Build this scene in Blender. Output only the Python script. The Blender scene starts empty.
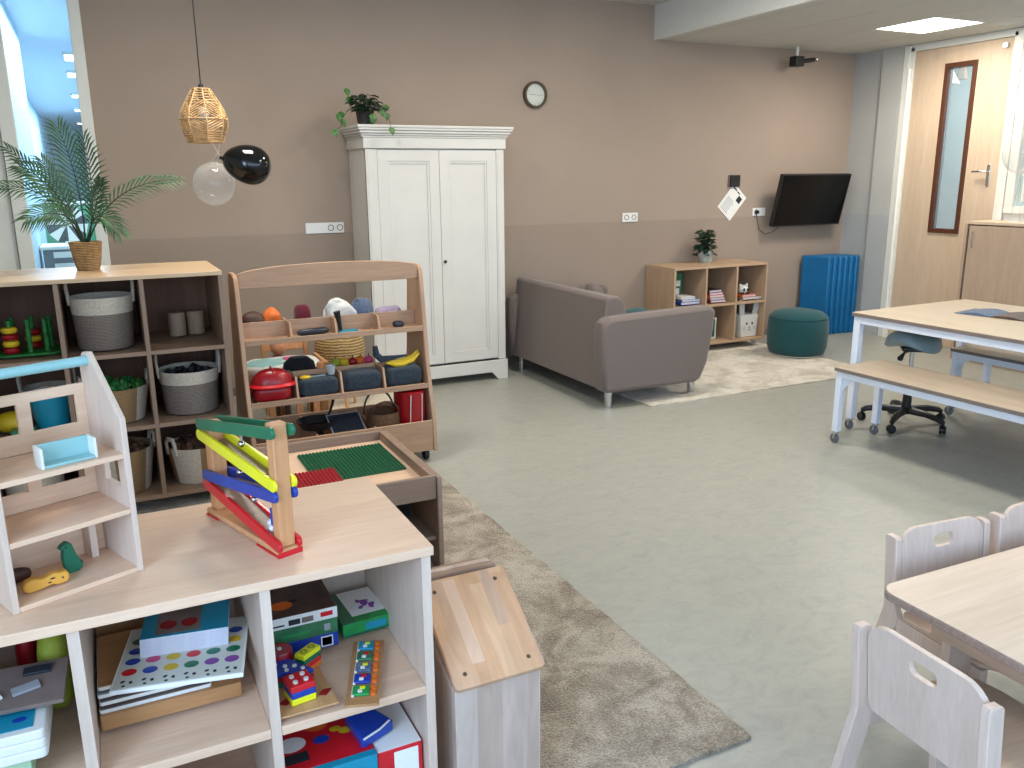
import bpy, bmesh, math, random
from mathutils import Vector, Matrix, Euler
random.seed(7)
PI = math.pi
sc = bpy.context.scene
COL = sc.collection

# ------------------------------------------------------------------ materials
def lin(c):
    def f(v):
        v /= 255.0
        return v / 12.92 if v <= 0.04045 else ((v + 0.055) / 1.055) ** 2.4
    return (f(c[0]), f(c[1]), f(c[2]), 1)

def nodes(name):
    m = bpy.data.materials.new(name)
    m.use_nodes = True
    nt = m.node_tree
    b = nt.nodes['Principled BSDF']
    return m, nt, b

def N(nt, t, **kw):
    n = nt.nodes.new(t)
    for k, v in kw.items():
        if k in n.inputs:
            n.inputs[k].default_value = v
        else:
            setattr(n, k, v)
    return n

def ramp(nt, stops):
    r = nt.nodes.new('ShaderNodeValToRGB')
    el = r.color_ramp.elements
    el[0].position, el[0].color = stops[0][0], lin(stops[0][1])
    el[1].position, el[1].color = stops[-1][0], lin(stops[-1][1])
    for p, c in stops[1:-1]:
        e = el.new(p); e.color = lin(c)
    return r

def coords(nt, scale=(1, 1, 1), kind='Object', rot=(0, 0, 0)):
    tc = nt.nodes.new('ShaderNodeTexCoord')
    mp = nt.nodes.new('ShaderNodeMapping')
    mp.inputs['Scale'].default_value = scale
    mp.inputs['Rotation'].default_value = rot
    nt.links.new(tc.outputs[kind], mp.inputs['Vector'])
    return mp.outputs['Vector']

def bump(nt, b, src, strength, dist):
    bp = nt.nodes.new('ShaderNodeBump')
    bp.inputs['Strength'].default_value = strength
    bp.inputs['Distance'].default_value = dist
    nt.links.new(src, bp.inputs['Height'])
    nt.links.new(bp.outputs['Normal'], b.inputs['Normal'])

def plain(name, c, rough=0.6, metal=0.0, var=0.06, scale=12, bmp=0, bscale=200, spec=None, coat=0):
    m, nt, b = nodes(name)
    v = coords(nt)
    n = N(nt, 'ShaderNodeTexNoise', Scale=scale, Detail=4.0)
    nt.links.new(v, n.inputs['Vector'])
    lo = tuple(max(0, x * (1 - var)) for x in c); hi = tuple(min(255, x * (1 + var)) for x in c)
    r = ramp(nt, [(0.3, lo), (0.7, hi)])
    nt.links.new(n.outputs['Fac'], r.inputs['Fac'])
    nt.links.new(r.outputs['Color'], b.inputs['Base Color'])
    b.inputs['Roughness'].default_value = rough
    b.inputs['Metallic'].default_value = metal
    if spec is not None: b.inputs['Specular IOR Level'].default_value = spec
    if coat: b.inputs['Coat Weight'].default_value = coat
    if bmp:
        n2 = N(nt, 'ShaderNodeTexNoise', Scale=bscale, Detail=2.0)
        nt.links.new(v, n2.inputs['Vector'])
        bump(nt, b, n2.outputs['Fac'], bmp, 0.002)
    return m

def wood(name, c1, c2, axis='x', rough=0.45, fine=38, c3=None, stretch=14, rot=(0, 0, 0)):
    """grain stretched along one axis of the object"""
    m, nt, b = nodes(name)
    s = {'x': (1, stretch, stretch), 'y': (stretch, 1, stretch), 'z': (stretch, stretch, 1)}[axis]
    v = coords(nt, s, rot=rot)
    n = N(nt, 'ShaderNodeTexNoise', Scale=1.6, Detail=7.0, Roughness=0.62, Distortion=0.6)
    nt.links.new(v, n.inputs['Vector'])
    n2 = N(nt, 'ShaderNodeTexNoise', Scale=fine / 4, Detail=3.0)
    nt.links.new(v, n2.inputs['Vector'])
    mx = N(nt, 'ShaderNodeMath', operation='MULTIPLY_ADD')
    mx.inputs[1].default_value = 0.35; 
    nt.links.new(n2.outputs['Fac'], mx.inputs[0])
    sb = N(nt, 'ShaderNodeMath', operation='MULTIPLY'); sb.inputs[1].default_value = 0.68
    nt.links.new(n.outputs['Fac'], sb.inputs[0]); nt.links.new(sb.outputs[0], mx.inputs[2])
    st = [(0.34, c2), (0.66, c1)] if c3 is None else [(0.33, c3), (0.5, c2), (0.68, c1)]
    r = ramp(nt, st)
    nt.links.new(mx.outputs[0], r.inputs['Fac'])
    nt.links.new(r.outputs['Color'], b.inputs['Base Color'])
    b.inputs['Roughness'].default_value = rough
    bump(nt, b, n2.outputs['Fac'], 0.05, 0.001)
    return m

def staves(name, cols, width, axis='x', rough=0.4, off=0.0):
    """glued staves: a colour per stave plus grain"""
    m, nt, b = nodes(name)
    v = coords(nt)
    sep = nt.nodes.new('ShaderNodeSeparateXYZ'); nt.links.new(v, sep.inputs[0])
    ad = N(nt, 'ShaderNodeMath', operation='MULTIPLY_ADD'); ad.inputs[1].default_value = 1 / width; ad.inputs[2].default_value = off
    nt.links.new(sep.outputs[{'x': 0, 'y': 1, 'z': 2}[axis]], ad.inputs[0])
    fl = N(nt, 'ShaderNodeMath', operation='FLOOR'); nt.links.new(ad.outputs[0], fl.inputs[0])
    wn = nt.nodes.new('ShaderNodeTexWhiteNoise'); wn.noise_dimensions = '1D'; nt.links.new(fl.outputs[0], wn.inputs['W'])
    # boards jointed along their length, each length its own tone
    sp2 = N(nt, 'ShaderNodeMath', operation='MULTIPLY_ADD'); sp2.inputs[1].default_value = 5.0
    nt.links.new(sep.outputs[1 if axis == 'x' else 0], sp2.inputs[0]); nt.links.new(wn.outputs['Value'], sp2.inputs[2])
    fl2 = N(nt, 'ShaderNodeMath', operation='FLOOR'); nt.links.new(sp2.outputs[0], fl2.inputs[0])
    cb = nt.nodes.new('ShaderNodeCombineXYZ'); nt.links.new(fl.outputs[0], cb.inputs[0]); nt.links.new(fl2.outputs[0], cb.inputs[1])
    w2 = nt.nodes.new('ShaderNodeTexWhiteNoise'); w2.noise_dimensions = '3D'; nt.links.new(cb.outputs[0], w2.inputs['Vector'])
    r = ramp(nt, [(i / (len(cols) - 1), c) for i, c in enumerate(cols)])
    nt.links.new(w2.outputs['Value'], r.inputs['Fac'])
    g = N(nt, 'ShaderNodeTexNoise', Scale=3.0, Detail=6.0, Distortion=0.8)
    v2 = coords(nt, (12, 2, 2) if axis == 'x' else (2, 12, 2)); nt.links.new(v2, g.inputs['Vector'])
    gr = ramp(nt, [(0.3, (232, 232, 232)), (0.7, (255, 255, 255))]); nt.links.new(g.outputs['Fac'], gr.inputs['Fac'])
    mix = nt.nodes.new('ShaderNodeMix'); mix.data_type = 'RGBA'; mix.blend_type = 'MULTIPLY'; mix.inputs[0].default_value = 1
    nt.links.new(r.outputs['Color'], mix.inputs[6]); nt.links.new(gr.outputs['Color'], mix.inputs[7])
    nt.links.new(mix.outputs[2], b.inputs['Base Color'])
    b.inputs['Roughness'].default_value = rough
    return m

def fabric(name, c, c2=None, scale=350, rough=0.95, bmp=0.35):
    m, nt, b = nodes(name)
    v = coords(nt)
    n = N(nt, 'ShaderNodeTexNoise', Scale=scale, Detail=2.0); nt.links.new(v, n.inputs['Vector'])
    r = ramp(nt, [(0.35, c2 or tuple(x * 0.86 for x in c)), (0.65, c)])
    nt.links.new(n.outputs['Fac'], r.inputs['Fac']); nt.links.new(r.outputs['Color'], b.inputs['Base Color'])
    b.inputs['Roughness'].default_value = rough
    b.inputs['Sheen Weight'].default_value = 0.15
    bump(nt, b, n.outputs['Fac'], bmp, 0.002)
    return m

def woven(name, c1, c2, sx=60, sz=60, rough=0.85):
    m, nt, b = nodes(name)
    v = coords(nt)
    w = N(nt, 'ShaderNodeTexWave', Scale=sz, Distortion=2.5, Detail=1.0); w.bands_direction = 'Z'; nt.links.new(v, w.inputs['Vector'])
    w2 = N(nt, 'ShaderNodeTexNoise', Scale=sx, Detail=2.0); nt.links.new(v, w2.inputs['Vector'])
    mu = N(nt, 'ShaderNodeMath', operation='MULTIPLY'); nt.links.new(w.outputs['Fac'], mu.inputs[0]); nt.links.new(w2.outputs['Fac'], mu.inputs[1])
    r = ramp(nt, [(0.05, c2), (0.5, c1)]); nt.links.new(mu.outputs[0], r.inputs['Fac'])
    nt.links.new(r.outputs['Color'], b.inputs['Base Color']); b.inputs['Roughness'].default_value = rough
    bump(nt, b, mu.outputs[0], 0.6, 0.004)
    return m

def glass(name, tint=(255, 255, 255), rough=0.0, ior=1.45):
    m, nt, b = nodes(name)
    b.inputs['Base Color'].default_value = lin(tint); b.inputs['Transmission Weight'].default_value = 1.0
    b.inputs['Roughness'].default_value = rough; b.inputs['IOR'].default_value = ior
    return m

def thin_glass(name, tint, alpha, rough=0.03):
    """film or pane: mostly see-through with a glossy surface"""
    m, nt, b = nodes(name)
    b.inputs['Base Color'].default_value = lin(tint); b.inputs['Roughness'].default_value = rough
    b.inputs['Alpha'].default_value = alpha
    b.inputs['Specular IOR Level'].default_value = 1.0
    lw = N(nt, 'ShaderNodeLayerWeight', Blend=0.35)
    mr = nt.nodes.new('ShaderNodeMapRange'); mr.inputs[3].default_value = alpha; mr.inputs[4].default_value = min(1, alpha + 0.5)
    nt.links.new(lw.outputs['Facing'], mr.inputs[0]); nt.links.new(mr.outputs[0], b.inputs['Alpha'])
    return m

def emit(name, c, s):
    m, nt, b = nodes(name)
    b.inputs['Base Color'].default_value = lin(c)
    b.inputs['Emission Color'].default_value = lin(c); b.inputs['Emission Strength'].default_value = s
    return m

M = {}
def two_tone(name, upper, lower, z):
    m, nt, b = nodes(name)
    tc = nt.nodes.new('ShaderNodeTexCoord')
    sep = nt.nodes.new('ShaderNodeSeparateXYZ'); nt.links.new(tc.outputs['Object'], sep.inputs[0])
    gt = N(nt, 'ShaderNodeMath', operation='GREATER_THAN'); gt.inputs[1].default_value = z; nt.links.new(sep.outputs[2], gt.inputs[0])
    mix = nt.nodes.new('ShaderNodeMix'); mix.data_type = 'RGBA'
    mix.inputs[6].default_value = lin(lower); mix.inputs[7].default_value = lin(upper)
    nt.links.new(gt.outputs[0], mix.inputs[0])
    n = N(nt, 'ShaderNodeTexNoise', Scale=1.5, Detail=3.0); nt.links.new(tc.outputs['Object'], n.inputs['Vector'])
    r = ramp(nt, [(0.3, (246, 246, 246)), (0.7, (255, 255, 255))]); nt.links.new(n.outputs['Fac'], r.inputs['Fac'])
    mm = nt.nodes.new('ShaderNodeMix'); mm.data_type = 'RGBA'; mm.blend_type = 'MULTIPLY'; mm.inputs[0].default_value = 1
    nt.links.new(mix.outputs[2], mm.inputs[6]); nt.links.new(r.outputs['Color'], mm.inputs[7])
    nt.links.new(mm.outputs[2], b.inputs['Base Color']); b.inputs['Roughness'].default_value = 0.85
    n2 = N(nt, 'ShaderNodeTexNoise', Scale=180, Detail=2.0); nt.links.new(tc.outputs['Object'], n2.inputs['Vector'])
    bump(nt, b, n2.outputs['Fac'], 0.12, 0.002)
    return m

M['wall'] = two_tone('taupe_paint', (166, 148, 132), (156, 139, 124), 1.2)
M['grey_wall'] = two_tone('grey_paint', (186, 186, 180), (178, 180, 178), 1.2)
M['white_wall'] = plain('white_wall_paint', (214, 214, 208), 0.8, var=0.01)
M['white'] = plain('white_paint', (224, 224, 214), 0.45, var=0.01)
M['wardrobe'] = plain('ivory_lacquer', (210, 206, 198), 0.5, var=0.015, scale=4)
M['white_metal'] = plain('white_powder_coat', (222, 228, 238), 0.35, var=0.01)
M['white_plastic'] = plain('white_plastic', (232, 230, 224), 0.4, var=0.01)
M['black'] = plain('black_plastic', (22, 22, 24), 0.4, var=0.1)
M['black_soft'] = plain('black_rubber', (30, 30, 31), 0.7, var=0.1)
M['chrome'] = plain('brushed_steel', (205, 206, 208), 0.22, 1.0, var=0.02)
M['screen'] = plain('dark_screen_glass', (6, 7, 9), 0.22, var=0.05, spec=.25)
M['beech'] = wood('pale_maple_ply', (236, 202, 172), (218, 180, 150), 'x', 0.42)
M['beech_y'] = wood('pale_maple_ply_depth', (236, 202, 172), (218, 180, 150), 'y', 0.42)
M['beech_z'] = wood('pale_maple_ply_upright', (222, 200, 182), (204, 180, 162), 'z', 0.45)
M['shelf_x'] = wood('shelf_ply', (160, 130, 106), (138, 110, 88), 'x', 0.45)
M['shelf_top_sheen'] = wood('shelf_ply_top_sheen', (224, 192, 152), (204, 170, 132), 'x', 0.3)  # lighter ply colour carries the sheen from the corridor window
M['shelf_back_shade'] = wood('shelf_back_panel_shaded', (130, 88, 62), (108, 72, 50), 'z', 0.6)  # wood colour darkened to stand for the low light inside the cells
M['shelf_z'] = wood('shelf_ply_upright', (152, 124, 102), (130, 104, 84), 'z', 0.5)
M['rackwood'] = wood('rack_ply', (190, 154, 124), (168, 132, 104), 'z', 0.45)
M['rackwood_x'] = wood('rack_ply_lengthwise', (192, 154, 122), (166, 130, 102), 'x', 0.45)
M['sandwood'] = wood('box_table_ply', (158, 132, 112), (136, 112, 94), 'x', 0.45)
M['oak'] = wood('bookcase_oak', (190, 160, 130), (172, 142, 112), 'x', 0.5)
M['oak_z'] = wood('bookcase_oak_upright', (184, 156, 128), (168, 140, 112), 'z', 0.5)
M['greyoak'] = wood('table_laminate', (196, 178, 154), (180, 162, 138), 'y', 0.42, stretch=10)
M['benchoak'] = wood('bench_laminate', (190, 172, 150), (172, 154, 132), 'y', 0.42, stretch=10)
M['plyedge'] = plain('ply_edge', (158, 136, 124), 0.6, var=.08, scale=90)
M['edge'] = plain('grey_edge_band', (120, 108, 100), 0.6)
M['doorwood'] = wood('door_veneer', (208, 186, 160), (194, 170, 144), 'z', 0.5, stretch=9)
M['cabwood'] = wood('cabinet_veneer', (186, 162, 140), (172, 148, 126), 'z', 0.5, stretch=9)
M['darkframe'] = wood('mahogany_frame', (90, 50, 32), (70, 38, 24), 'z', 0.4)
M['chairply'] = wood('chair_ply', (220, 198, 182), (202, 178, 162), 'z', 0.4)
M['chairply_x'] = wood('chair_ply_seat', (206, 180, 156), (188, 160, 136), 'y', 0.4)
M['tabletop'] = wood('maple_table_top', (224, 202, 180), (208, 184, 160), 'x', 0.35)
M['pine'] = wood('pine', (206, 160, 112), (186, 138, 92), 'y', 0.5)
M['postwood'] = wood('post_beech', (216, 160, 112), (196, 138, 92), 'z', 0.5)
M['lid'] = staves('beech_staves_lid', [(226, 182, 142), (210, 160, 120), (220, 174, 134), (204, 166, 138), (232, 194, 162)], 0.034, 'x', 0.38, 0.3)
M['front_staves'] = staves('beech_staves_front', [(206, 182, 166), (188, 160, 142), (214, 194, 180), (196, 172, 154)], 0.034, 'x', 0.42, 0.3)
M['sofa'] = fabric('grey_brown_upholstery', (120, 107, 100), (104, 92, 86), 420, bmp=0.2)
M['pouf'] = fabric('petrol_velvet', (18, 76, 80), (14, 62, 66), 300, bmp=0.15)
M['mat'] = plain('blue_vinyl', (4, 98, 150), 0.42, var=0.06, scale=6)
M['plate_green'] = plain('green_building_plate', (10, 92, 56), 0.4, var=0.05)
M['plate_red'] = plain('red_building_plate', (168, 22, 34), 0.4, var=0.05)
M['green'] = plain('green_lacquer', (8, 108, 74), 0.3, var=0.04)
M['yellow'] = plain('yellow_lacquer', (236, 232, 38), 0.3, var=0.03)
M['blue'] = plain('blue_lacquer', (24, 62, 158), 0.3, var=0.04)
M['red'] = plain('red_lacquer', (206, 26, 38), 0.3, var=0.04)
M['darkred'] = plain('dark_red_plastic', (150, 14, 24), 0.3, var=0.06)
M['orange'] = plain('orange_fabric', (226, 110, 34), 0.6)
M['yellow_soft'] = plain('mustard_plastic', (214, 178, 30), 0.5)
M['lightblue'] = plain('pale_blue_paint', (146, 190, 190), 0.45, var=0.02)
M['teal'] = plain('teal_print', (20, 140, 168), 0.4, var=0.03)
M['purple'] = plain('purple_print', (130, 70, 150), 0.5)
M['pink'] = plain('pink_print', (206, 70, 120), 0.5)
M['brown'] = plain('dark_brown', (72, 44, 30), 0.6, var=0.15)
M['burgundy'] = fabric('burgundy_cloth', (104, 24, 42), scale=200)
M['whitecloth'] = fabric('white_cloth', (226, 224, 216), (206, 204, 196), 160)
M['denim'] = fabric('blue_grey_cloth', (96, 112, 134), (66, 80, 104), 120)
M['lilac'] = fabric('lilac_cloth', (178, 158, 182), scale=140)
M['navy'] = fabric('slate_blue_felt', (50, 62, 72), (34, 44, 54), 60)
M['basketgrey'] = woven('grey_cotton_rope', (152, 136, 122), (102, 90, 80), 150, 46)
M['basketwhite'] = fabric('off_white_cotton_rope', (214, 200, 180), (190, 176, 156), 150)
M['jute'] = woven('natural_jute', (176, 140, 98), (130, 98, 62), 120, 60)
M['seagrass'] = woven('braided_seagrass', (192, 156, 104), (108, 76, 42), 45, 40)
M['straw'] = woven('straw', (196, 166, 112), (120, 92, 52), 50, 16)
M['wicker'] = woven('brown_wicker', (146, 104, 68), (66, 42, 28), 80, 70)
M['rattan'] = plain('lamp_rattan', (196, 158, 110), 0.6, var=0.18, scale=30)
M['leaf'] = plain('palm_leaf', (48, 82, 46), 0.6, var=0.3, scale=9)
M['leaf2'] = plain('ivy_leaf', (56, 98, 38), 0.45, var=0.35, scale=14)
M['leaf3'] = plain('dark_foliage', (20, 48, 28), 0.5, var=0.3, scale=14)
M['stem'] = plain('plant_stem', (40, 54, 34), 0.6)
M['pot'] = plain('black_plant_pot', (38, 34, 32), 0.55)
M['soil'] = plain('soil', (44, 32, 24), 0.95)
M['grass'] = plain('green_craft_pieces', (22, 104, 38), 0.6, var=0.25, scale=40)
M['potglass'] = plain('pale_glazed_pot', (146, 152, 146), 0.15, var=0.2, scale=8)
M['tin'] = wood('birch_block', (156, 132, 108), (132, 110, 88), 'z', 0.6)
M['paper'] = plain('white_paper', (236, 234, 228), 0.7, var=0.01)
M['ink'] = plain('black_ink', (30, 30, 32), 0.7)
M['greyink'] = plain('grey_print', (150, 152, 156), 0.7)
M['card'] = plain('grey_cardboard', (120, 104, 96), 0.7, var=0.1)
M['darkcard'] = plain('dark_box_print', (74, 54, 46), 0.5, var=0.2, scale=20)
M['pages'] = plain('paper_edges', (206, 206, 216), 0.7, var=0.03, scale=60)
M['greenbox'] = plain('green_box_print', (52, 110, 74), 0.45, var=0.15, scale=20)
M['brightgreen'] = plain('bright_green_print', (34, 140, 70), 0.45, var=0.1, scale=20)
M['puzzlewood'] = wood('puzzle_board_wood', (190, 140, 92), (164, 116, 72), 'x', 0.5)
M['lime'] = plain('lime_fabric', (150, 160, 50), 0.7)
M['cream'] = fabric('cream_fleece', (222, 212, 190), (196, 186, 162), 60, bmp=0.8)
M['lionwood'] = plain('ochre_wood', (226, 164, 66), 0.45, var=0.06)
M['dino'] = plain('dark_green_wood', (8, 104, 74), 0.45, var=0.06)
M['teddy'] = fabric('light_brown_toy', (200, 140, 104), scale=150)
M['bell'] = plain('polished_bell', (190, 190, 195), 0.12, 1.0, var=0.02)
M['marble'] = plain('white_marble_ball', (226, 226, 236), 0.15)
M['saddle'] = plain('grey_green_vinyl', (134, 154, 158), 0.4, var=0.03)
M['bronze'] = plain('dark_bronze', (92, 80, 62), 0.35, 0.6)
M['clockface'] = plain('pale_clock_face', (206, 208, 196), 0.5, var=0.02)
M['pane'] = thin_glass('window_pane', (190, 225, 240), 0.10)
M['balloon_clear'] = thin_glass('clear_balloon_film', (215, 212, 205), 0.13, 0.06)
M['balloon_black'] = plain('black_balloon', (10, 11, 13), 0.1, var=0.0)
M['black_felt'] = fabric('black_felt', (18, 18, 20), scale=200)
M['slate'] = plain('dark_clipboard', (40, 46, 56), 0.35)
M['clearplastic'] = thin_glass('clear_plastic', (200, 214, 220), 0.35)
M['ceiling'] = plain('ceiling_tile', (198, 197, 191), 0.9, var=0.015, scale=60)
M['lamp_on'] = emit('lit_panel', (255, 252, 244), 9)
M['hall_lamp'] = emit('lit_hall_panel', (250, 252, 255), 6)
M['hall_wall'] = plain('hall_wall_paint', (176, 208, 226), 0.8, var=0.02)
M['beyond_wall'] = plain('pale_wall_paint', (222, 222, 214), 0.8, var=0.02)
M['hall_ceiling'] = plain('hall_ceiling_tile', (196, 210, 224), 0.8, var=0.02)
M['hall_green'] = plain('hall_green_board', (60, 140, 96), 0.7)
M['hall_dark'] = plain('hall_grey_cupboard', (86, 92, 100), 0.7)

def rug_mat(name, a, b_, c):
    m, nt, b = nodes(name)
    v = coords(nt)
    n = N(nt, 'ShaderNodeTexNoise', Scale=4.5, Detail=7.0, Roughness=0.68, Distortion=0.7); nt.links.new(v, n.inputs['Vector'])
    n2 = N(nt, 'ShaderNodeTexNoise', Scale=150, Detail=2.0); nt.links.new(v, n2.inputs['Vector'])
    mx = N(nt, 'ShaderNodeMath', operation='MULTIPLY_ADD'); mx.inputs[1].default_value = 0.35
    sb = N(nt, 'ShaderNodeMath', operation='MULTIPLY'); sb.inputs[1].default_value = 0.7
    nt.links.new(n2.outputs['Fac'], mx.inputs[0]); nt.links.new(n.outputs['Fac'], sb.inputs[0]); nt.links.new(sb.outputs[0], mx.inputs[2])
    r = ramp(nt, [(0.42, a), (0.51, b_), (0.61, c)]); nt.links.new(mx.outputs[0], r.inputs['Fac'])
    nt.links.new(r.outputs['Color'], b.inputs['Base Color']); b.inputs['Roughness'].default_value = 1.0
    b.inputs['Sheen Weight'].default_value = 0.3
    b.inputs['Sheen Roughness'].default_value = 0.6
    bump(nt, b, n2.outputs['Fac'], 1.0, 0.012)
    return m
M['rug'] = rug_mat('taupe_pile', (112, 96, 74), (150, 135, 112), (190, 178, 158))
M['rug2'] = rug_mat('cream_pile', (176, 164, 144), (204, 194, 174), (226, 218, 202))

def floor_mat():
    m, nt, b = nodes('marbled_linoleum')
    v = coords(nt, (1, 1.6, 1))
    n = N(nt, 'ShaderNodeTexNoise', Scale=9.0, Detail=9.0, Roughness=0.75, Distortion=1.0); nt.links.new(v, n.inputs['Vector'])
    r = ramp(nt, [(0.30, (144, 145, 136)), (0.5, (156, 156, 146)), (0.64, (162, 161, 149)), (0.76, (176, 170, 148))])
    nt.links.new(n.outputs['Fac'], r.inputs['Fac']); nt.links.new(r.outputs['Color'], b.inputs['Base Color'])
    b.inputs['Roughness'].default_value = 0.38
    b.inputs['Specular IOR Level'].default_value = 0.45
    n2 = N(nt, 'ShaderNodeTexNoise', Scale=14, Detail=3.0); nt.links.new(v, n2.inputs['Vector'])
    bump(nt, b, n2.outputs['Fac'], 0.05, 0.004)
    return m
M['floor'] = floor_mat()

M['palegreen'] = plain('pale_green_print', (168, 196, 160), 0.5)
M['wheelgrey'] = plain('grey_rubber', (92, 96, 102), 0.6)
M['greypanel_shaded'] = two_tone('grey_paint_shaded', (180, 180, 176), (172, 175, 175), 1.2)  # grey darkened in the colour itself to show shade beside the pier
# ------------------------------------------------------------------ geometry
class G:
    def __init__(self):
        self.bm = bmesh.new(); self.mi = 0
    def m(self, i): self.mi = i; return self
    def _done(self, before):
        for f in self.bm.faces:
            if f not in before: f.material_index = self.mi
    def _mark(self, faces):
        for f in faces: f.material_index = self.mi
    def box(self, x0, x1, y0, y1, z0, z1, mat=None):
        vs = [self.bm.verts.new(Vector(p)) for p in ((x0, y0, z0), (x1, y0, z0), (x1, y1, z0), (x0, y1, z0), (x0, y0, z1), (x1, y0, z1), (x1, y1, z1), (x0, y1, z1))]
        if mat is not None:
            for v in vs: v.co = mat @ v.co
        fs = [self.bm.faces.new([vs[i] for i in q]) for q in ((3, 2, 1, 0), (4, 5, 6, 7), (0, 1, 5, 4), (1, 2, 6, 5), (2, 3, 7, 6), (3, 0, 4, 7))]
        self._mark(fs); return self
    def ob(self, c, s, rot=(0, 0, 0)):
        mt = Matrix.Translation(c) @ Euler(rot).to_matrix().to_4x4()
        return self.box(-s[0] / 2, s[0] / 2, -s[1] / 2, s[1] / 2, -s[2] / 2, s[2] / 2, mt)
    def tube(self, pts, r, n=8, cap=True, closed=False, flat=None):
        pts = [Vector(p) for p in pts]; k = len(pts)
        rs = r if isinstance(r, (list, tuple)) else [r] * k
        rings = []; prev = None
        for i, p in enumerate(pts):
            if closed: t = pts[(i + 1) % k] - pts[i - 1]
            else: t = pts[min(i + 1, k - 1)] - pts[max(i - 1, 0)]
            t.normalize()
            if prev is None:
                a = Vector((0, 0, 1)) if abs(t.z) < 0.9 else Vector((1, 0, 0))
                u = t.cross(a).normalized()
            else:
                u = (prev - t * prev.dot(t)).normalized()
            prev = u; w = t.cross(u)
            rings.append([self.bm.verts.new(p + (u * math.cos(2 * PI * j / n) + w * math.sin(2 * PI * j / n) * (flat or 1)) * rs[i]) for j in range(n)])
        fs = []
        for i in range(k if closed else k - 1):
            a, b = rings[i], rings[(i + 1) % k]
            for j in range(n):
                fs.append(self.bm.faces.new((a[j], a[(j + 1) % n], b[(j + 1) % n], b[j])))
        if cap and not closed:
            fs.append(self.bm.faces.new(rings[0][::-1])); fs.append(self.bm.faces.new(rings[-1]))
        self._mark(fs); return self
    def cyl(self, p0, p1, r0, r1=None, n=20): return self.tube([p0, p1], [r0, r0 if r1 is None else r1], n)
    def lathe(self, prof, n=32, c=(0, 0, 0), sx=1, sy=1, arc=None):
        rings = []; a0, a1 = arc or (0, 2 * PI)
        cnt = n if arc is None else n + 1
        for r, z in prof:
            if r < 1e-6: rings.append([self.bm.verts.new((c[0], c[1], c[2] + z))])
            else: rings.append([self.bm.verts.new((c[0] + r * sx * math.cos(a0 + (a1 - a0) * j / n), c[1] + r * sy * math.sin(a0 + (a1 - a0) * j / n), c[2] + z)) for j in range(cnt)])
        fs = []
        for a, b in zip(rings, rings[1:]):
            for j in range(n):
                j2 = (j + 1) % cnt
                q = []
                for v in ((a[0] if len(a) == 1 else a[j]), (a[0] if len(a) == 1 else a[j2]), (b[0] if len(b) == 1 else b[j2]), (b[0] if len(b) == 1 else b[j])):
                    if v not in q: q.append(v)
                if len(q) > 2: fs.append(self.bm.faces.new(q))
        self._mark(fs); return self
    def ell(self, c, r, n=20, k=12, rot=None, power=1.0):
        prof = [(math.sin(PI * i / k), -math.cos(PI * i / k)) for i in range(k + 1)]
        prof[0] = (0, -1); prof[-1] = (0, 1)
        s = len(self.bm.verts); self.bm.verts.ensure_lookup_table()
        before = set(self.bm.verts)
        self.lathe(prof, n)
        mt = Matrix.Translation(c) @ (Euler(rot).to_matrix().to_4x4() if rot else Matrix.Identity(4)) @ Matrix.Diagonal((r[0], r[1], r[2], 1))
        for v in self.bm.verts:
            if v not in before:
                if power != 1.0:
                    v.co = Vector([math.copysign(abs(x) ** power, x) for x in v.co])
                v.co = mt @ v.co
        return self
    def plate(self, outer, holes=(), plane='xz', a=0, b=0.02):
        """flat board with an outline and holes, extruded from a to b"""
        def P(u, v, w): return {'xz': (u, w, v), 'xy': (u, v, w), 'yz': (w, u, v)}[plane]
        tmp = bmesh.new(); edges = []
        for loop in [outer] + list(holes):
            vs = [tmp.verts.new(P(u, v, a)) for u, v in loop]
            for i in range(len(vs)): edges.append(tmp.edges.new((vs[i], vs[(i + 1) % len(vs)])))
        if holes: bmesh.ops.triangle_fill(tmp, use_beauty=True, edges=edges)
        else: tmp.faces.new(tmp.verts)
        r = bmesh.ops.extrude_face_region(tmp, geom=list(tmp.faces))
        d = Vector(P(0, 0, b)) - Vector(P(0, 0, a))
        for e in r['geom']:
            if isinstance(e, bmesh.types.BMVert): e.co += d
        bmesh.ops.recalc_face_normals(tmp, faces=tmp.faces)
        mp = {v: self.bm.verts.new(v.co) for v in tmp.verts}
        fs = []
        for f in tmp.faces: fs.append(self.bm.faces.new([mp[v] for v in f.verts]))
        tmp.free(); self._mark(fs); return self
    def xf(self, mt):
        for v in self.bm.verts: v.co = mt @ v.co
        return self
    def noise(self, amt, freq, seed=0):
        from mathutils import noise
        for v in self.bm.verts:
            p = v.co * freq + Vector((seed, seed * 1.7, seed * .3))
            v.co += noise.noise_vector(p) * amt
        return self
    def build(self, name, mats, parent=None, bevel=0, smooth=True, sub=0, loc=None, rot=None, ang=35):
        bmesh.ops.recalc_face_normals(self.bm, faces=self.bm.faces)
        me = bpy.data.meshes.new(name); self.bm.to_mesh(me); self.bm.free()
        for mm in (mats if isinstance(mats, (list, tuple)) else [mats]): me.materials.append(M[mm] if isinstance(mm, str) else mm)
        if smooth:
            me.shade_smooth(); me.set_sharp_from_angle(angle=math.radians(ang))
        o = bpy.data.objects.new(name, me); COL.objects.link(o)
        if parent: o.parent = parent
        if loc: o.location = loc
        if rot: o.rotation_euler = rot
        if bevel:
            bv = o.modifiers.new('bevel', 'BEVEL'); bv.width = bevel; bv.segments = 2; bv.limit_method = 'ANGLE'; bv.angle_limit = math.radians(40); bv.harden_normals = False
        if sub:
            s = o.modifiers.new('sub', 'SUBSURF'); s.levels = sub; s.render_levels = sub
        return o

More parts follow.
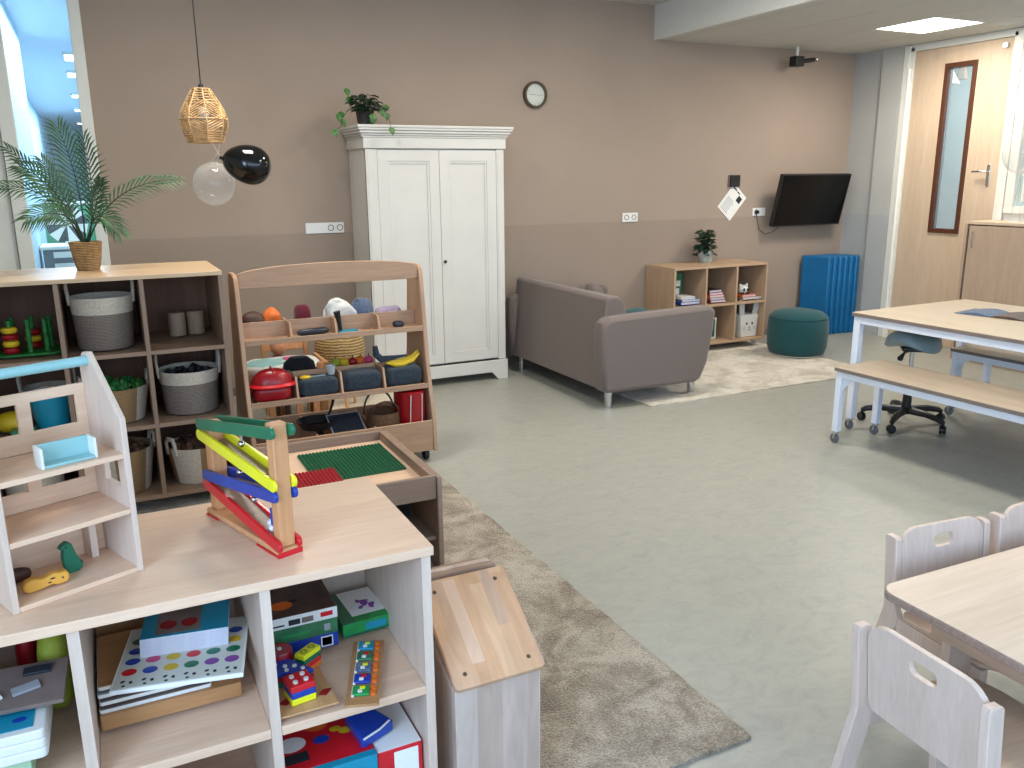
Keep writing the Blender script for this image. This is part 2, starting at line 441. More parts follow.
def rrect(x0, x1, z0, z1, r, seg=5, corners=(1, 1, 1, 1)):
    """rounded rectangle outline; corners: bottom-left, bottom-right, top-right, top-left"""
    pts = []
    for (cx, cz, a0, on) in ((x0 + r, z0 + r, PI, corners[0]), (x1 - r, z0 + r, 1.5 * PI, corners[1]), (x1 - r, z1 - r, 0, corners[2]), (x0 + r, z1 - r, .5 * PI, corners[3])):
        if on:
            for i in range(seg + 1):
                a = a0 + .5 * PI * i / seg; pts.append((cx + r * math.cos(a), cz + r * math.sin(a)))
        else:
            a = a0 + .25 * PI; pts.append((cx + math.copysign(r, math.cos(a)), cz + math.copysign(r, math.sin(a))))
    return pts

def thing(name, label, cat, loc=(0, 0, 0), rz=0, group=None):
    o = bpy.data.objects.new(name, None); COL.objects.link(o)
    o.empty_display_size = 0.05
    o.location = loc; o.rotation_euler = (0, 0, rz); o['label'] = label; o['category'] = cat
    if group: o['group'] = group
    return o
def tag(o, label, cat, group=None, kind=None):
    o['label'] = label; o['category'] = cat
    if group: o['group'] = group
    if kind: o['kind'] = kind
    return o
def struct(o): o['kind'] = 'structure'; return o
def dup(root, loc, rz, label, group=None):
    r = root.copy(); COL.objects.link(r); r.location = loc; r.rotation_euler = (0, 0, rz); r['label'] = label
    if group: r['group'] = group
    for ch in list(root.children):
        c = ch.copy(); COL.objects.link(c); c.parent = r
        for g in list(ch.children):
            d = g.copy(); COL.objects.link(d); d.parent = c
    return r

# ------------------------------------------------------------------ room shell
XL, XR, YB, YF = -1.35, 7.05, 6.5, -1.7
ZH, ZC, XB = 3.04, 2.76, 4.62
struct(G().box(XL - .1, XR + .1, YF - .1, YB + .1, -.1, 0).build('floor', 'floor', smooth=False))
g = G().plate([(XL, 0), (XR + .1, 0), (XR + .1, ZH + .1), (XL, ZH + .1)], [[(-.40, .95), (.03, .95), (.03, 2.95), (-.40, 2.95)]], 'xz', YB, YB + .1)
struct(g.build('wall_back', 'wall', smooth=False))
# low ceiling with tile joints, and its fascia towards the high ceiling
def tiles(x0, x1, y0, y1, z, s=0.6, holes=(), w=.006):
    g = G(); ox = 5.945 - 10 * s; oy = 4.74 - 20 * s
    i = int((x0 - ox) / s)
    while ox + i * s < x1:
        j = int((y0 - oy) / s)
        while oy + j * s < y1:
            a, b = max(x0, ox + i * s), min(x1, ox + (i + 1) * s); c, d = max(y0, oy + j * s), min(y1, oy + (j + 1) * s)
            cx, cy = ox + (i + .5) * s, oy + (j + .5) * s
            if b - a > .02 and d - c > .02 and not any(abs(cx - h[0]) < .1 and abs(cy - h[1]) < .1 for h in holes):
                g.box(a + w / 2, b - w / 2, c + .001, d - .001, z, z + .018)
            j += 1
        i += 1
    return g
LAMPS = [(6.245, 5.04), (5.045, .84)]
struct(tiles(XB, XR, YF, YB, ZC, holes=LAMPS).build('ceiling', 'ceiling', smooth=False))
struct(G().box(XB, XR, YF, YB, ZC + .02, ZC + .05).build('ceiling_back', 'hall_dark', smooth=False))
struct(G().box(XB - .03, XB, YF, YB, ZC - .004, ZH).build('trim_fascia', 'white_wall', smooth=False))
LAMPS_H = [(3.245, 4.44), (.845, 4.44), (3.245, 2.64)]
struct(tiles(XL, XB - .03, YF, YB, ZH, holes=LAMPS_H).build('ceiling_high', 'ceiling', smooth=False))
struct(G().box(XL, XB, YF, YB, ZH + .02, ZH + .06).build('ceiling_high_back', 'hall_dark', smooth=False))
# recessed lit panels
lp = thing('ceiling_light', 'bright square ceiling panel lamp in the low ceiling near the door', 'ceiling light', (6.245, 5.04, ZC), 0, 'square ceiling lamps')
G().plate(rrect(-.297, .297, -.297, .297, .004), [rrect(-.28, .28, -.28, .28, .004)], 'xy', -.004, .01).build('frame', 'white', lp, smooth=False)
G().box(-.281, .281, -.281, .281, 0, .006).build('diffuser', 'lamp_on', lp, smooth=False)
for i, (x, y) in enumerate(LAMPS[1:]):
    dup(lp, (x, y, ZC), 0, 'square panel lamp in the low ceiling, outside the view', 'square ceiling lamps')
for i, (x, y) in enumerate(LAMPS_H):
    dup(lp, (x, y, ZH), 0, 'square panel lamp in the high ceiling, outside the view', 'square ceiling lamps')
# right wall with door_1 and window_2
g = G().plate([(YF, 0), (YB, 0), (YB, ZC + .3), (YF, ZC + .3)],
              [[(4.80, .005), (5.84, .005), (5.84, 2.735), (4.80, 2.735)], [(1.2, 1.26), (4.74, 1.26), (4.74, 2.70), (1.2, 2.70)]], 'yz', XR, XR + .1)
struct(g.build('wall_right', 'white_wall', smooth=False))
# grey corner column, boxed out between back wall and door
struct(G().box(7.046, XR, 5.90, YB, 0, ZC).build('wall_right_panel', 'greypanel_shaded', smooth=False))
struct(G().box(7.012, 7.046, 5.90, 6.138, 0, ZC).build('wall_right_pier', 'grey_wall', smooth=False))
# left wall and front wall with large windows (behind the camera)
g = G().plate([(YF, 0), (YB, 0), (YB, ZH), (YF, ZH)], [[(-1.5, .9), (.7, .9), (.7, 2.8), (-1.5, 2.8)]], 'yz', XL - .1, XL)
struct(g.build('wall_left', 'white_wall', smooth=False))
g = G().plate([(XL, 0), (XR, 0), (XR, ZH), (XL, ZH)], [[(-.9, .8), (6.4, .8), (6.4, 2.7), (-.9, 2.7)]], 'xz', YF - .1, YF)
struct(g.build('wall_front', 'white_wall', smooth=False))
fr = G()
fr.box(-.9, 6.4, YF - .08, YF, .8, .86).box(-.9, 6.4, YF - .08, YF, 2.64, 2.7)
for x in (-.9, .9, 2.75, 4.55, 6.34): fr.box(x, x + .06, YF - .08, YF, .86, 2.64)
struct(fr.build('window_3', 'white', smooth=False))

# window_1: tall pane beside the taupe wall
w1 = struct(G().box(.0, .072, YB - .05, YB + .06, 0, ZH).box(-.47, -.385, YB - .07, YB + .06, 0, ZH).box(-.385, 0, YB - .02, YB + .04, .93, .98).box(-.385, 0, YB - .02, YB + .04, 2.95, ZH).build('window_1', 'white', bevel=.004))
G().box(-.385, 0, YB + .005, YB + .011, .98, 2.95).build('window_pane', 'pane', w1, smooth=False)
struct(G().box(-.62, -.475, YB - .03, YB, 0, ZH).build('trim_1', 'white', bevel=.004))
# corridor beyond window_1
struct(G().box(-.9, 1.4, YB + .1, 27, -.1, 0).build('floor_hall', 'hall_dark', smooth=False))
struct(G().box(-.9, 1.4, YB + .1, 27, 3.0, 3.05).build('ceiling_hall', 'hall_ceiling', smooth=False))
struct(G().box(-.56, -.46, YB + .1, 10.0, 0, 3.0).build('wall_hall_left', 'hall_wall', smooth=False))
struct(G().box(-.9, -.8, 10.0, 27, 0, 3.0).build('wall_hall_left_far', 'hall_wall', smooth=False))
struct(G().box(1.3, 1.4, YB + .1, 27, 0, 3.0).build('wall_hall_right', 'hall_wall', smooth=False))
struct(G().box(-.9, 1.4, 27, 27.1, 0, 3.0).build('wall_hall_end', 'hall_wall', smooth=False))
hl = thing('ceiling_light', 'small lit panel in the ceiling of the corridor behind the glass', 'ceiling light', (.04, 11.4, 3.0), 0, 'corridor lamps')
G().plate(rrect(-.15, .15, -.3, .3, .01), [rrect(-.13, .13, -.28, .28, .01)], 'xy', -.03, 0).build('frame', 'white', hl, smooth=False)
G().box(-.13, .13, -.28, .28, -.02, -.01).build('diffuser', 'hall_lamp', hl, smooth=False)
for y in (13.2, 16.4, 19.6, 24): dup(hl, (.04, y, 3.0), 0, 'small lit panel in the ceiling of the corridor behind the glass', 'corridor lamps')
hb = thing('display_board', 'green board on the corridor wall seen through the glass behind the palm', 'board', (-.15, 10.5, 0))
G().box(-.35, .75, -.03, 0, .9, 1.35).build('panel', 'hall_green', hb, bevel=.004)
G().box(-.37, .77, -.04, .0, 1.35, 1.39).box(-.37, .77, -.04, .0, .86, .9).build('frame', 'white', hb, bevel=.003)
G().box(-.3, -.25, -.02, .02, 0, .86).box(.65, .7, -.02, .02, 0, .86).build('leg', 'white', hb)
hc = thing('cupboard', 'low grey cupboard in the corridor behind the glass, left of the palm pot', 'cupboard', (-.1, 8.6, 0))
G().box(-.33, .6, -.2, .2, 0, 1.02).build('body', 'hall_dark', hc, bevel=.01)
G().box(-.35, .62, -.22, .22, 1.02, 1.05).build('top', 'white', hc, bevel=.005)
for zz in (.55, .7, .85, .95): G().box(-.25, -.05, -.22, -.2, zz, zz + .05).build('shelf_label', 'white', hc)
um = thing('paper_fan', 'round black and white striped disc standing on the corridor cupboard behind the palm', 'decoration', (-.22, 8.55, 1.05))
for k in range(12):
    a = 2 * PI * k / 12
    G().plate([(0, .18), (.17 * math.cos(a), .18 + .17 * math.sin(a)), (.17 * math.cos(a + .5236), .18 + .17 * math.sin(a + .5236))], (), 'xz', -.004, .004).build('blade', 'white' if k % 2 else 'ink', um, smooth=False)
G().box(-.03, .03, -.03, .03, 0, .03).build('foot', 'white', um)

# window_2 in the right wall
wf = G()
wf.box(6.99, 7.09, 1.2, 4.74, 1.26, 1.32).box(6.99, 7.09, 1.2, 4.74, 2.64, 2.70)
for y in (1.2, 2.9, 4.66): wf.box(6.99, 7.09, y, y + .08, 1.32, 2.64)
wf.box(7.01, 7.07, 4.585, 4.61, 1.36, 2.6)
w2 = struct(wf.build('window_2', 'white', bevel=.004, loc=(.035, 0, 0)))
G().box(7.05, 7.056, 1.28, 4.66, 1.32, 2.64).build('window_pane', 'pane', w2, smooth=False)
# room beyond window 2 and door pane
struct(G().box(8.6, 8.7, -1, 7.2, -.1, 3.0).build('wall_beyond_right', 'beyond_wall', smooth=False))
struct(G().box(XR + .1, 8.7, -1, 7.2, 3.0, 3.05).build('ceiling_beyond_right', 'beyond_wall', smooth=False))
struct(G().box(XR + .1, 8.7, -1, 7.2, -.1, 0).build('floor_beyond_right', 'floor', smooth=False))
bl = dup(hl, (7.8, 3.4, 3.0), 0, 'lit panel in the ceiling of the room behind the right window', 'lamps beyond the right wall')
dup(hl, (7.8, 5.6, 3.0), 0, 'lit panel in the ceiling of the room behind the right window', 'lamps beyond the right wall')
# door_1
df = G().box(6.985, 7.06, 5.80, 5.84, 0, 2.735).box(6.985, 7.06, 4.80, 4.835, 0, 2.735).box(6.985, 7.06, 4.78, 5.86, 2.70, 2.759)
df.box(6.965, 7.0, 5.84, 5.895, 0, 2.755).box(6.975, 6.985, 4.745, 4.80, 1.2, 2.755)
d1 = struct(df.build('door_1', 'white', bevel=.003, loc=(.05, 0, 0)))
G().cyl((6.975, 5.83, .0), (6.975, 5.83, 2.55), .016, n=14).build('finger_guard', 'white_plastic', d1)
g = G().plate([(4.838, .01), (5.797, .01), (5.797, 2.697), (4.838, 2.697)], [[(5.165, 1.075), (5.45, 1.075), (5.45, 2.54), (5.165, 2.54)]], 'yz', 7.0, 7.04)
G_door = g.build('door_panel', 'doorwood', d1, bevel=.002, smooth=False)
G().plate([(5.15, 1.06), (5.465, 1.06), (5.465, 2.555), (5.15, 2.555)], [[(5.19, 1.10), (5.425, 1.10), (5.425, 2.515), (5.19, 2.515)]], 'yz', 6.985, 7.055).build('glazing_frame', 'darkframe', d1, bevel=.003, smooth=False)
G().box(7.018, 7.024, 5.185, 5.43, 1.09, 2.52).build('door_pane', 'pane', d1, smooth=False)
hd = G().plate(rrect(4.915, 4.945, 1.48, 1.67, .014), (), 'yz', 6.992, 7.0).build('door_handle', 'chrome', d1, bevel=.002)
G().tube([(7.0, 4.93, 1.61), (6.95, 4.93, 1.61), (6.945, 4.94, 1.61), (6.945, 5.05, 1.61)], .008, 10).build('lever', 'chrome', hd)
G().cyl((6.975, 4.905, 2.635), (7.0, 4.905, 2.635), .026).build('door_stop', 'chrome', d1, bevel=.002)
# hanging shirt-like paper decoration behind door glass is left out beyond a small cream shade
struct(G().box(8.5, 8.6, 5.9, 6.0, 0, 3.0).box(8.5, 8.6, 6.75, 6.85, 0, 3.0).box(8.5, 8.6, 4.2, 4.3, 0, 3.0).build('trim_2', 'edge', smooth=False))
sh = thing('hanging_decoration', 'cream and brown paper shade hanging behind the door glass', 'lamp shade', (7.45, 5.75, 2.42))
G().lathe([(.05, .12), (.12, 0)], 6).lathe([(.045, .12), (.0, .12)], 6).build('shade', 'cream', sh)
G().lathe([(.055, .0), (.03, .12), (0, .12)], 6, (.1, -.08, .04)).build('top_shade', 'jute', sh)
G().cyl((0, 0, .12), (0, 0, .58), .003, n=6).build('cord', 'black', sh)
# baseboards
struct(G().box(.08, 6.98, YB - .012, YB, 0, .06).build('baseboard_back', 'edge', bevel=.002))
# ------------------------------------------------------------------ rugs
def rug(name, x0, x1, y0, y1, mat, label, h=.012):
    g = G(); nx, ny = int((x1 - x0) / .04), int((y1 - y0) / .04)
    tmp = [[g.bm.verts.new((x0 + (x1 - x0) * i / nx, y0 + (y1 - y0) * j / ny, h)) for j in range(ny + 1)] for i in range(nx + 1)]
    for i in range(nx):
        for j in range(ny): g.bm.faces.new((tmp[i][j], tmp[i + 1][j], tmp[i + 1][j + 1], tmp[i][j + 1]))
    loop = [tmp[i][0] for i in range(nx + 1)] + [tmp[nx][j] for j in range(1, ny + 1)] + [tmp[i][ny] for i in range(nx - 1, -1, -1)] + [tmp[0][j] for j in range(ny - 1, 0, -1)]
    low = [g.bm.verts.new((v.co.x, v.co.y, 0.0005)) for v in loop]
    for i in range(len(loop)):
        k = (i + 1) % len(loop); g.bm.faces.new((loop[i], loop[k], low[k], low[i]))
    g.bm.faces.new(low[::-1])
    rnd = random.Random(3)
    for v in loop: v.co.x += rnd.uniform(-.004, .004); v.co.y += rnd.uniform(-.004, .004)
    for c in tmp:
        for v in c: v.co.z += rnd.uniform(-.0015, .0015)
    return tag(g.build(name, mat), label, 'rug')
rug('rug', -.5, 1.548, 1.605, 4.9, 'rug', 'large taupe pile rug under the toy shelves in the foreground')
rug('rug', 3.41, 5.70, 4.73, 6.3, 'rug2', 'pale cream pile rug under the sofa and the green pouf', .01)
rug('rug', 1.25, 1.97, 5.3, 5.98, 'cream', 'small cream fleece rug on the floor left of the white wardrobe', .02)

# ------------------------------------------------------------------ cubby shelf family
def cubby(name, label, cat, loc, rows, depth, wx, wz, top_over=.0, thick=.02, w=1.08, h=None, top=None, back=None, wheels=True, wheelmat='black'):
    """loc = front-left bottom; local x right, y back"""
    t = thing(name, label, cat, loc)
    p = (w - thick) / 3; base = .072; ph = (h - base - thick) / rows
    H = h
    G().box(-top_over, w + top_over, -top_over, depth, H - thick, H).build('top_board', top or wx, t, bevel=.0015)
    for x in (0, w - thick): G().box(x, x + thick, 0, depth, base, H - thick - .0005).build('side_panel', wz, t, bevel=.001)
    G().box(thick, w - thick, depth - .012, depth, base, H - thick - .001).build('back_panel', back or wz, t)
    G().box(thick, w - thick, .0, depth - .012, base, base + thick).build('bottom_board', wx, t, bevel=.001)
    for k in (1, 2):
        G().box(p * k, p * k + thick, .001, depth - .0125, base + thick, H - thick - .001).build('divider', wz, t, bevel=.001)
    for r in range(1, rows):
        z = base + ph * r
        for k in range(3): G().box(p * k + thick + .0005, p * (k + 1) - .0005, .0, depth - .0125, z, z + thick).build('shelf_board', wx, t, bevel=.001)
    if wheels:
        for x in (.06, w - .06):
            for y in (.07, depth - .07):
                c = G().box(x - .02, x + .02, y - .02, y + .02, .062, base).tube([(x - .012, y, .03), (x - .012, y, .064)], .005, 6).tube([(x + .012, y, .03), (x + .012, y, .064)], .005, 6)
                c.cyl((x - .009, y, .03), (x + .009, y, .03), .03, n=16).build('caster', wheelmat, t)
    return t
SL = cubby('toy_shelf', 'tall three-row cubby shelf with baskets against the left side, palm on top', 'shelf', (-.554, 4.262, 0), 3, .60, 'shelf_x', 'shelf_z', h=1.174, top='shelf_top_sheen', back='shelf_back_shade')
SF = cubby('toy_shelf', 'low pale cubby shelf in the foreground with dollhouse and marble run on top', 'shelf', (-.488, 1.638, 0.012), 2, .50, 'beech', 'beech_z', top_over=.006, thick=.022, h=.79)
BC = cubby('bookcase', 'small oak bookcase with books and a bunny box beside the green pouf', 'bookcase', (4.565, 6.045, 0.0), 2, .44, 'oak', 'oak_z', h=.80, wheelmat='white_plastic')

# ------------------------------------------------------------------ baskets
def basket(name, label, x, y, z, r, h, mat_low, mat_rim, rim_h, content=None, handles=True, taper=.86, stripes=False, ang=0, oval=1.0, group=None):
    t = thing(name, label, 'basket', (x, y, z), ang, group)
    rb = r * taper
    if not stripes:
        g = G().lathe([(0, 0), (rb * .96, 0), (rb, .006), (rb + (r - rb) * .6, h - rim_h)], 36, sy=oval)
        g.lathe([(rb + (r - rb) * .6 - .006, h - rim_h), (rb - .006, .012), (0, .012)], 36, sy=oval)
        g.build('body', mat_low, t)
        G().lathe([(rb + (r - rb) * .6, h - rim_h), (r, h), (r - .004, h + .004), (r - .009, h), (rb + (r - rb) * .6 - .006, h - rim_h)], 36, sy=oval).build('rim', mat_rim, t)
    else:
        G().lathe([(0, .002), (rb * .97, .002)], 36).build('base', 'jute', t)
        for k in range(6):
            a0 = 2 * PI * k / 6
            mm = 'basketwhite' if k % 2 else 'jute'
            G().lathe([(rb, 0), (r, h), (r - .007, h), (rb - .007, 0.0), (rb, 0)], 8, arc=(a0, a0 + PI / 3)).build('panel', mm, t)
    if handles:
        for s in (-1, 1):
            hh = .085 if not stripes else .05
            pts = [(s * (r - .004), -.032, h - .03), (s * (r + .002), -.032, h + hh * .6), (s * r, -.02, h + hh), (s * r, .02, h + hh), (s * (r + .002), .032, h + hh * .6), (s * (r - .004), .032, h - .03)]
            G().tube(pts, .013, 8, flat=.6).build('handle', mat_rim if not stripes else 'basketwhite', t)
    return t
def pieces(name, label, cat, x, y, z, r, n, mats, size, group=None, flat=.6):
    t = thing(name, label, cat, (x, y, z), 0, group)
    rnd = random.Random(hash(label) % 1000 if False else len(label) * 7 + n)
    gs = [G() for _ in mats]
    for i in range(n):
        a = rnd.uniform(0, 2 * PI); q = r * math.sqrt(rnd.random()) * .9
        g = gs[i % len(mats)]
        g.ell((q * math.cos(a), q * math.sin(a), rnd.uniform(0, .03) + .02 * (1 - q / r)), (size * rnd.uniform(.7, 1.2), size * rnd.uniform(.5, 1), size * flat * rnd.uniform(.6, 1)), 8, 6, (rnd.random() * 3, rnd.random() * 3, rnd.random() * 3))
    for g, mm in zip(gs, mats): g.build('pile', mm, t)
    t['kind'] = 'stuff'
    return t
yb = 4.45
b = basket('rope_basket', 'grey rope basket with white rim and handles, empty, top row of the tall shelf', -.012, yb, .822, .142, .245, 'basketgrey', 'basketwhite', .075)
b = basket('rope_basket', 'grey rope basket with white rim holding black pieces, middle row of the tall shelf', .345, yb + .01, .458, .148, .215, 'basketgrey', 'basketwhite', .06)
pieces('toy_pieces', 'black rounded toy pieces heaped in the grey rope basket', 'toys', .345, yb + .01, .62, .125, 60, ['black', 'slate', 'black_soft'], .028)
basket('striped_basket', 'jute and white striped basket filled with green pieces, middle row', -.0, yb - .0, .458, .155, .17, 'jute', 'basketwhite', .05, stripes=True, taper=.78, ang=.15)
pieces('craft_greens', 'bright green craft pieces filling the striped basket', 'toys', -.0, yb, .60, .135, 90, ['grass', 'leaf2', 'grass'], .026)
basket('striped_basket', 'jute and white striped basket on the bottom row beside the right divider', .345, yb - .0, .094, .15, .19, 'jute', 'basketwhite', .05, stripes=True, taper=.78, ang=.55)
pieces('brown_pieces', 'dark brown natural pieces in the striped basket, bottom right of the tall shelf', 'toys', .345, yb, .25, .125, 50, ['brown', 'wicker'], .03)
basket('striped_basket', 'jute and white striped basket half hidden behind the dollhouse, bottom row', -.01, yb - .0, .094, .155, .22, 'jute', 'basketwhite', .05, stripes=True, taper=.78, ang=.3)
pieces('bark_pieces', 'dark bark pieces in the half hidden striped basket', 'toys', -.01, yb, .27, .13, 40, ['brown', 'wicker'], .03)
basket('white_basket', 'white and jute basket seen through the dollhouse windows, bottom left of the tall shelf', -.40, yb, .094, .14, .20, 'basketwhite', 'basketwhite', .05, taper=.85)
# pale wooden cylinders
c0 = tag(G().lathe([(0, 0), (.041, 0), (.043, .004), (.043, .116), (.040, .12), (0, .12)], 24).build('wooden_cylinder', 'tin', loc=(.325, 4.60, .822)), 'short wooden cylinder, left one of the pair on the top shelf row', 'block')
c1 = c0.copy(); COL.objects.link(c1); c1.location = (.418, 4.615, .822); c1['label'] = 'short wooden cylinder, right one of the pair on the top shelf row'
# peg stacker
pg = thing('peg_stacker', 'green peg board with rings stacked on its upright pegs, top shelf row', 'toy', (-.33, 4.45, .8225))
G().plate(rrect(-.13, .13, -.10, .10, .03), (), 'xy', 0, .012).build('base', 'green' if False else 'grass', pg, bevel=.003)
for i, (px, py) in enumerate([(-.075, -.055), (0, -.06), (.07, -.06), (-.07, .05), (.01, .05), (.085, .045)]):
    G().cyl((px, py, .012), (px, py, .165), .011, n=12).build('peg', 'grass', pg, bevel=.003)
for i, (px, py, cols) in enumerate([(-.075, -.055, ['darkred', 'yellow_soft', 'darkred', 'yellow_soft']), (.01, .05, ['darkred', 'yellow_soft', 'darkred'])]):
    for k, cc in enumerate(cols):
        G().lathe([(.012, 0), (.03, .003), (.036, .015), (.03, .027), (.012, .03)], 18, (px, py, .0125 + k * .031)).build('ring', cc, pg)
tb = thing('toy_tub', 'small blue lidded tub at the left end of the top shelf row', 'container', (-.505, 4.40, .8225))
G().lathe([(0, 0), (.04, 0), (.045, .08), (.0, .08)], 20).build('tub', 'darkcard', tb)
G().lathe([(.047, .08), (.047, .1), (.03, .13), (0, .135)], 20).build('lid', 'teal', tb)
# middle left: blue bucket, yellow cushion, white handle basket
bk = thing('bucket', 'shiny blue bucket behind the dollhouse windows, middle row', 'bucket', (-.28, 4.42, .458))
G().lathe([(0, 0), (.07, 0), (.09, .16), (.085, .16), (.066, .01), (0, .01)], 28).build('body', 'teal', bk)
G().tube([(-.09, 0, .15), (-.07, -.05, .2), (0, -.07, .22), (.07, -.05, .2), (.09, 0, .15)], .004, 6).build('handle', 'chrome', bk)
bs = basket('rope_basket', 'white handled rope basket behind the blue bucket, mid row left', -.30, 4.66, .458, .12, .15, 'basketwhite', 'basketwhite', .04)
yt = tag(G().ell((0, 0, .05), (.08, .06, .05)).build('soft_ball', 'yellow_soft', loc=(-.45, 4.42, .458)), 'yellow soft ball at the left of the middle shelf row', 'ball')
bb = tag(G().box(-.05, .05, -.04, .04, 0, .04).build('toy_block', 'green', loc=(-.40, 4.31, .458), bevel=.006), 'green block lying in front of the yellow soft ball', 'block')

# ------------------------------------------------------------------ palm
pp = thing('potted_palm', 'potted palm with long feathery fronds in a braided basket on the tall shelf', 'plant', (-.05, 4.66, 1.1745))
G().lathe([(0, 0), (.05, 0), (.054, .008), (.064, .06), (.073, .125), (.076, .135), (.072, .138), (.066, .125), (.066, .115)], 40).build('basket_pot', 'seagrass', pp)
G().lathe([(0, .118), (.066, .118)], 24).build('soil', 'soil', pp)
def bez(a, b, c, t): return a * (1 - t) ** 2 + b * 2 * t * (1 - t) + c * t * t
def frond(parent, base, ctrl, tip, leaflen, n=17, start=.32, normal=(0, -1, .35), droop=.25, mat='leaf'):
    base, ctrl, tip, nr = Vector(base), Vector(ctrl), Vector(tip), Vector(normal).normalized()
    g = G(); pts = [bez(base, ctrl, tip, i / 14) for i in range(15)]
    g.m(1).tube(pts, [.005 * (1 - .75 * i / 14) for i in range(15)], 6)
    g.m(0)
    rnd = random.Random(int(abs(tip.x * 1000)) + 5)
    for i in range(n):
        t = start + (1 - start) * i / (n - 1)
        p = bez(base, ctrl, tip, t); tan = (bez(base, ctrl, tip, min(1, t + .02)) - bez(base, ctrl, tip, t - .02)).normalized()
        side = tan.cross(nr).normalized()
        u = (t - start) / (1 - start)
        L = leaflen * (.5 + 1.1 * math.sin(PI * (.12 + .75 * u))) * .68
        for s in (-1, 1):
            d = (tan * (.75 + .5 * u) + side * s * (1.0 - .45 * u) + nr * rnd.uniform(-.15, .15)).normalized()
            q1 = p + d * L * .5; q2 = p + d * L - Vector((0, 0, 1)) * L * droop
            wv = d.cross(nr).normalized() * .0048
            vs = [g.bm.verts.new(x) for x in (p - wv * .4, p + wv * .4, q1 + wv, q1 - wv, q2)]
            vm = g.bm.verts.new(q1 + nr * .002); 
            f1 = g.bm.faces.new((vs[0], vs[1], vs[2], vm, vs[3])); f2 = g.bm.faces.new((vs[3], vm, vs[2], vs[4]))
            f1.material_index = 0; f2.material_index = 0
    return g.build('frond', [mat, 'stem'], parent, smooth=False)
for (b_, c_, t_, L, nrm) in [
    ((0, 0, .12), (.02, .0, .42), (-.05, -.02, .665), .15, (0.2, -1, .1)),
    ((.01, 0, .12), (.08, 0, .33), (.05, .05, .62), .13, (-.3, -1, .1)),
    ((.01, .0, .12), (.12, -.02, .42), (.43, -.05, .43), .12, (0, -.75, .7)),
    ((-.01, 0, .12), (-.10, .0, .45), (-.37, -.03, .40), .10, (0, -.7, .7)),
    ((-.01, 0, .12), (-.10, .02, .40), (-.27, .02, .575), .09, (0.1, -1, .3)),
    ((-.01, 0, .12), (-.06, -.03, .40), (-.22, -.10, .49), .13, (.3, -1, .3)),
    ((.01, 0, .12), (.05, -.05, .36), (.15, -.14, .19), .11, (.3, -.8, .5)),
    ((0, 0, .12), (-.05, .05, .34), (-.14, .12, .52), .12, (.2, -1, .2)),
    ((-.0, -.01, .12), (-.03, -.04, .34), (-.22, -.14, .26), .12, (.2, -.8, .6)),
    ((.0, 0, .12), (.06, .0, .28), (.10, -.04, .42), .09, (-.4, -1, .3))]:
    frond(pp, b_, c_, t_, L, normal=nrm)

# ------------------------------------------------------------------ lamp and balloons
LX, LY = .597, 5.0
la = thing('pendant_lamp', 'woven rattan pendant lamp hanging on a black cord', 'lamp', (LX, LY, 1.80))
G().cyl((0, 0, .28), (0, 0, ZH - 1.80), .0035, n=8).build('cord', 'black', la)
G().cyl((0, 0, .262), (0, 0, .30), .02, .012).cyl((0, 0, .19), (0, 0, .27), .018, n=12).build('lamp_holder', 'black', la)
G().ell((0, 0, .15), (.03, .03, .04)).build('bulb', 'white_plastic', la)
prof = [(.092, 0), (.12, .08), (.124, .12), (.108, .172), (.047, .275)]
K = 8
def pr(z):
    for (r0, z0), (r1, z1) in zip(prof, prof[1:]):
        if z <= z1: return r0 + (r1 - r0) * (z - z0) / (z1 - z0)
    return prof[-1][0]
g = G()
for k in range(K):
    a = 2 * PI * k / K
    g.tube([(r * math.cos(a), r * math.sin(a), z) for r, z in prof], .0042, 6)
for r, z in (prof[0], prof[2], prof[-1]):
    g.tube([(r * math.cos(2 * PI * k / K), r * math.sin(2 * PI * k / K), z) for k in range(K)], .0045, 6, closed=True)
g.build('frame', 'rattan', la)
g = G()
rndl = random.Random(4)
for k in range(K):
    a0, a1 = 2 * PI * k / K, 2 * PI * (k + 1) / K
    def pt(f, z):
        r = pr(max(0, min(.275, z)))
        p0 = Vector((r * math.cos(a0), r * math.sin(a0), z)); p1 = Vector((r * math.cos(a1), r * math.sin(a1), z))
        return p0.lerp(p1, f) 
    z = .20
    while z < .27: g.tube([pt(0, z), pt(1, z)], .0032, 4, cap=False); z += .0125 if k % 2 else .015
    s = 1 if k % 2 else -1
    z = .13
    while z < .205: g.tube([pt(0, z - .022 * s), pt(1, z + .022 * s)], .0036, 4, cap=False); z += .0125
    z = .065
    while z < .13:
        g.tube([pt(0, z + .022 * s), pt(1, z - .022 * s)], .0036, 4, cap=False); z += .0135
    z = .008
    while z < .065: g.tube([pt(0, z), pt(1, z)], .0036, 4, cap=False); z += .0115
g.build('weave', 'rattan', la)
bc = thing('balloon', 'clear round balloon hanging under the rattan lamp', 'balloon', (.618, 4.98, 1.462))
G().lathe([(0, .235)] + [(.112 * math.sin(PI * i / 20), .118 + .118 * math.cos(PI * i / 20)) for i in range(1, 20)] + [(0, 0)], 36).build('skin', 'balloon_clear', bc)
G().tube([(.0, 0, .234), (.004, 0, .245), (.02, 0, .262)], [.006, .004, .009], 8).build('knot', 'balloon_clear', bc)
G().tube([(.004, 0, .245), (.04, .01, .29), (.05, .02, .338)], .0008, 5).build('string', 'white', bc)
bb = thing('balloon', 'glossy black balloon floating beside the clear one', 'balloon', (.778, 4.79, 1.572))
mt = Matrix.Rotation(math.radians(-72), 4, 'Y')
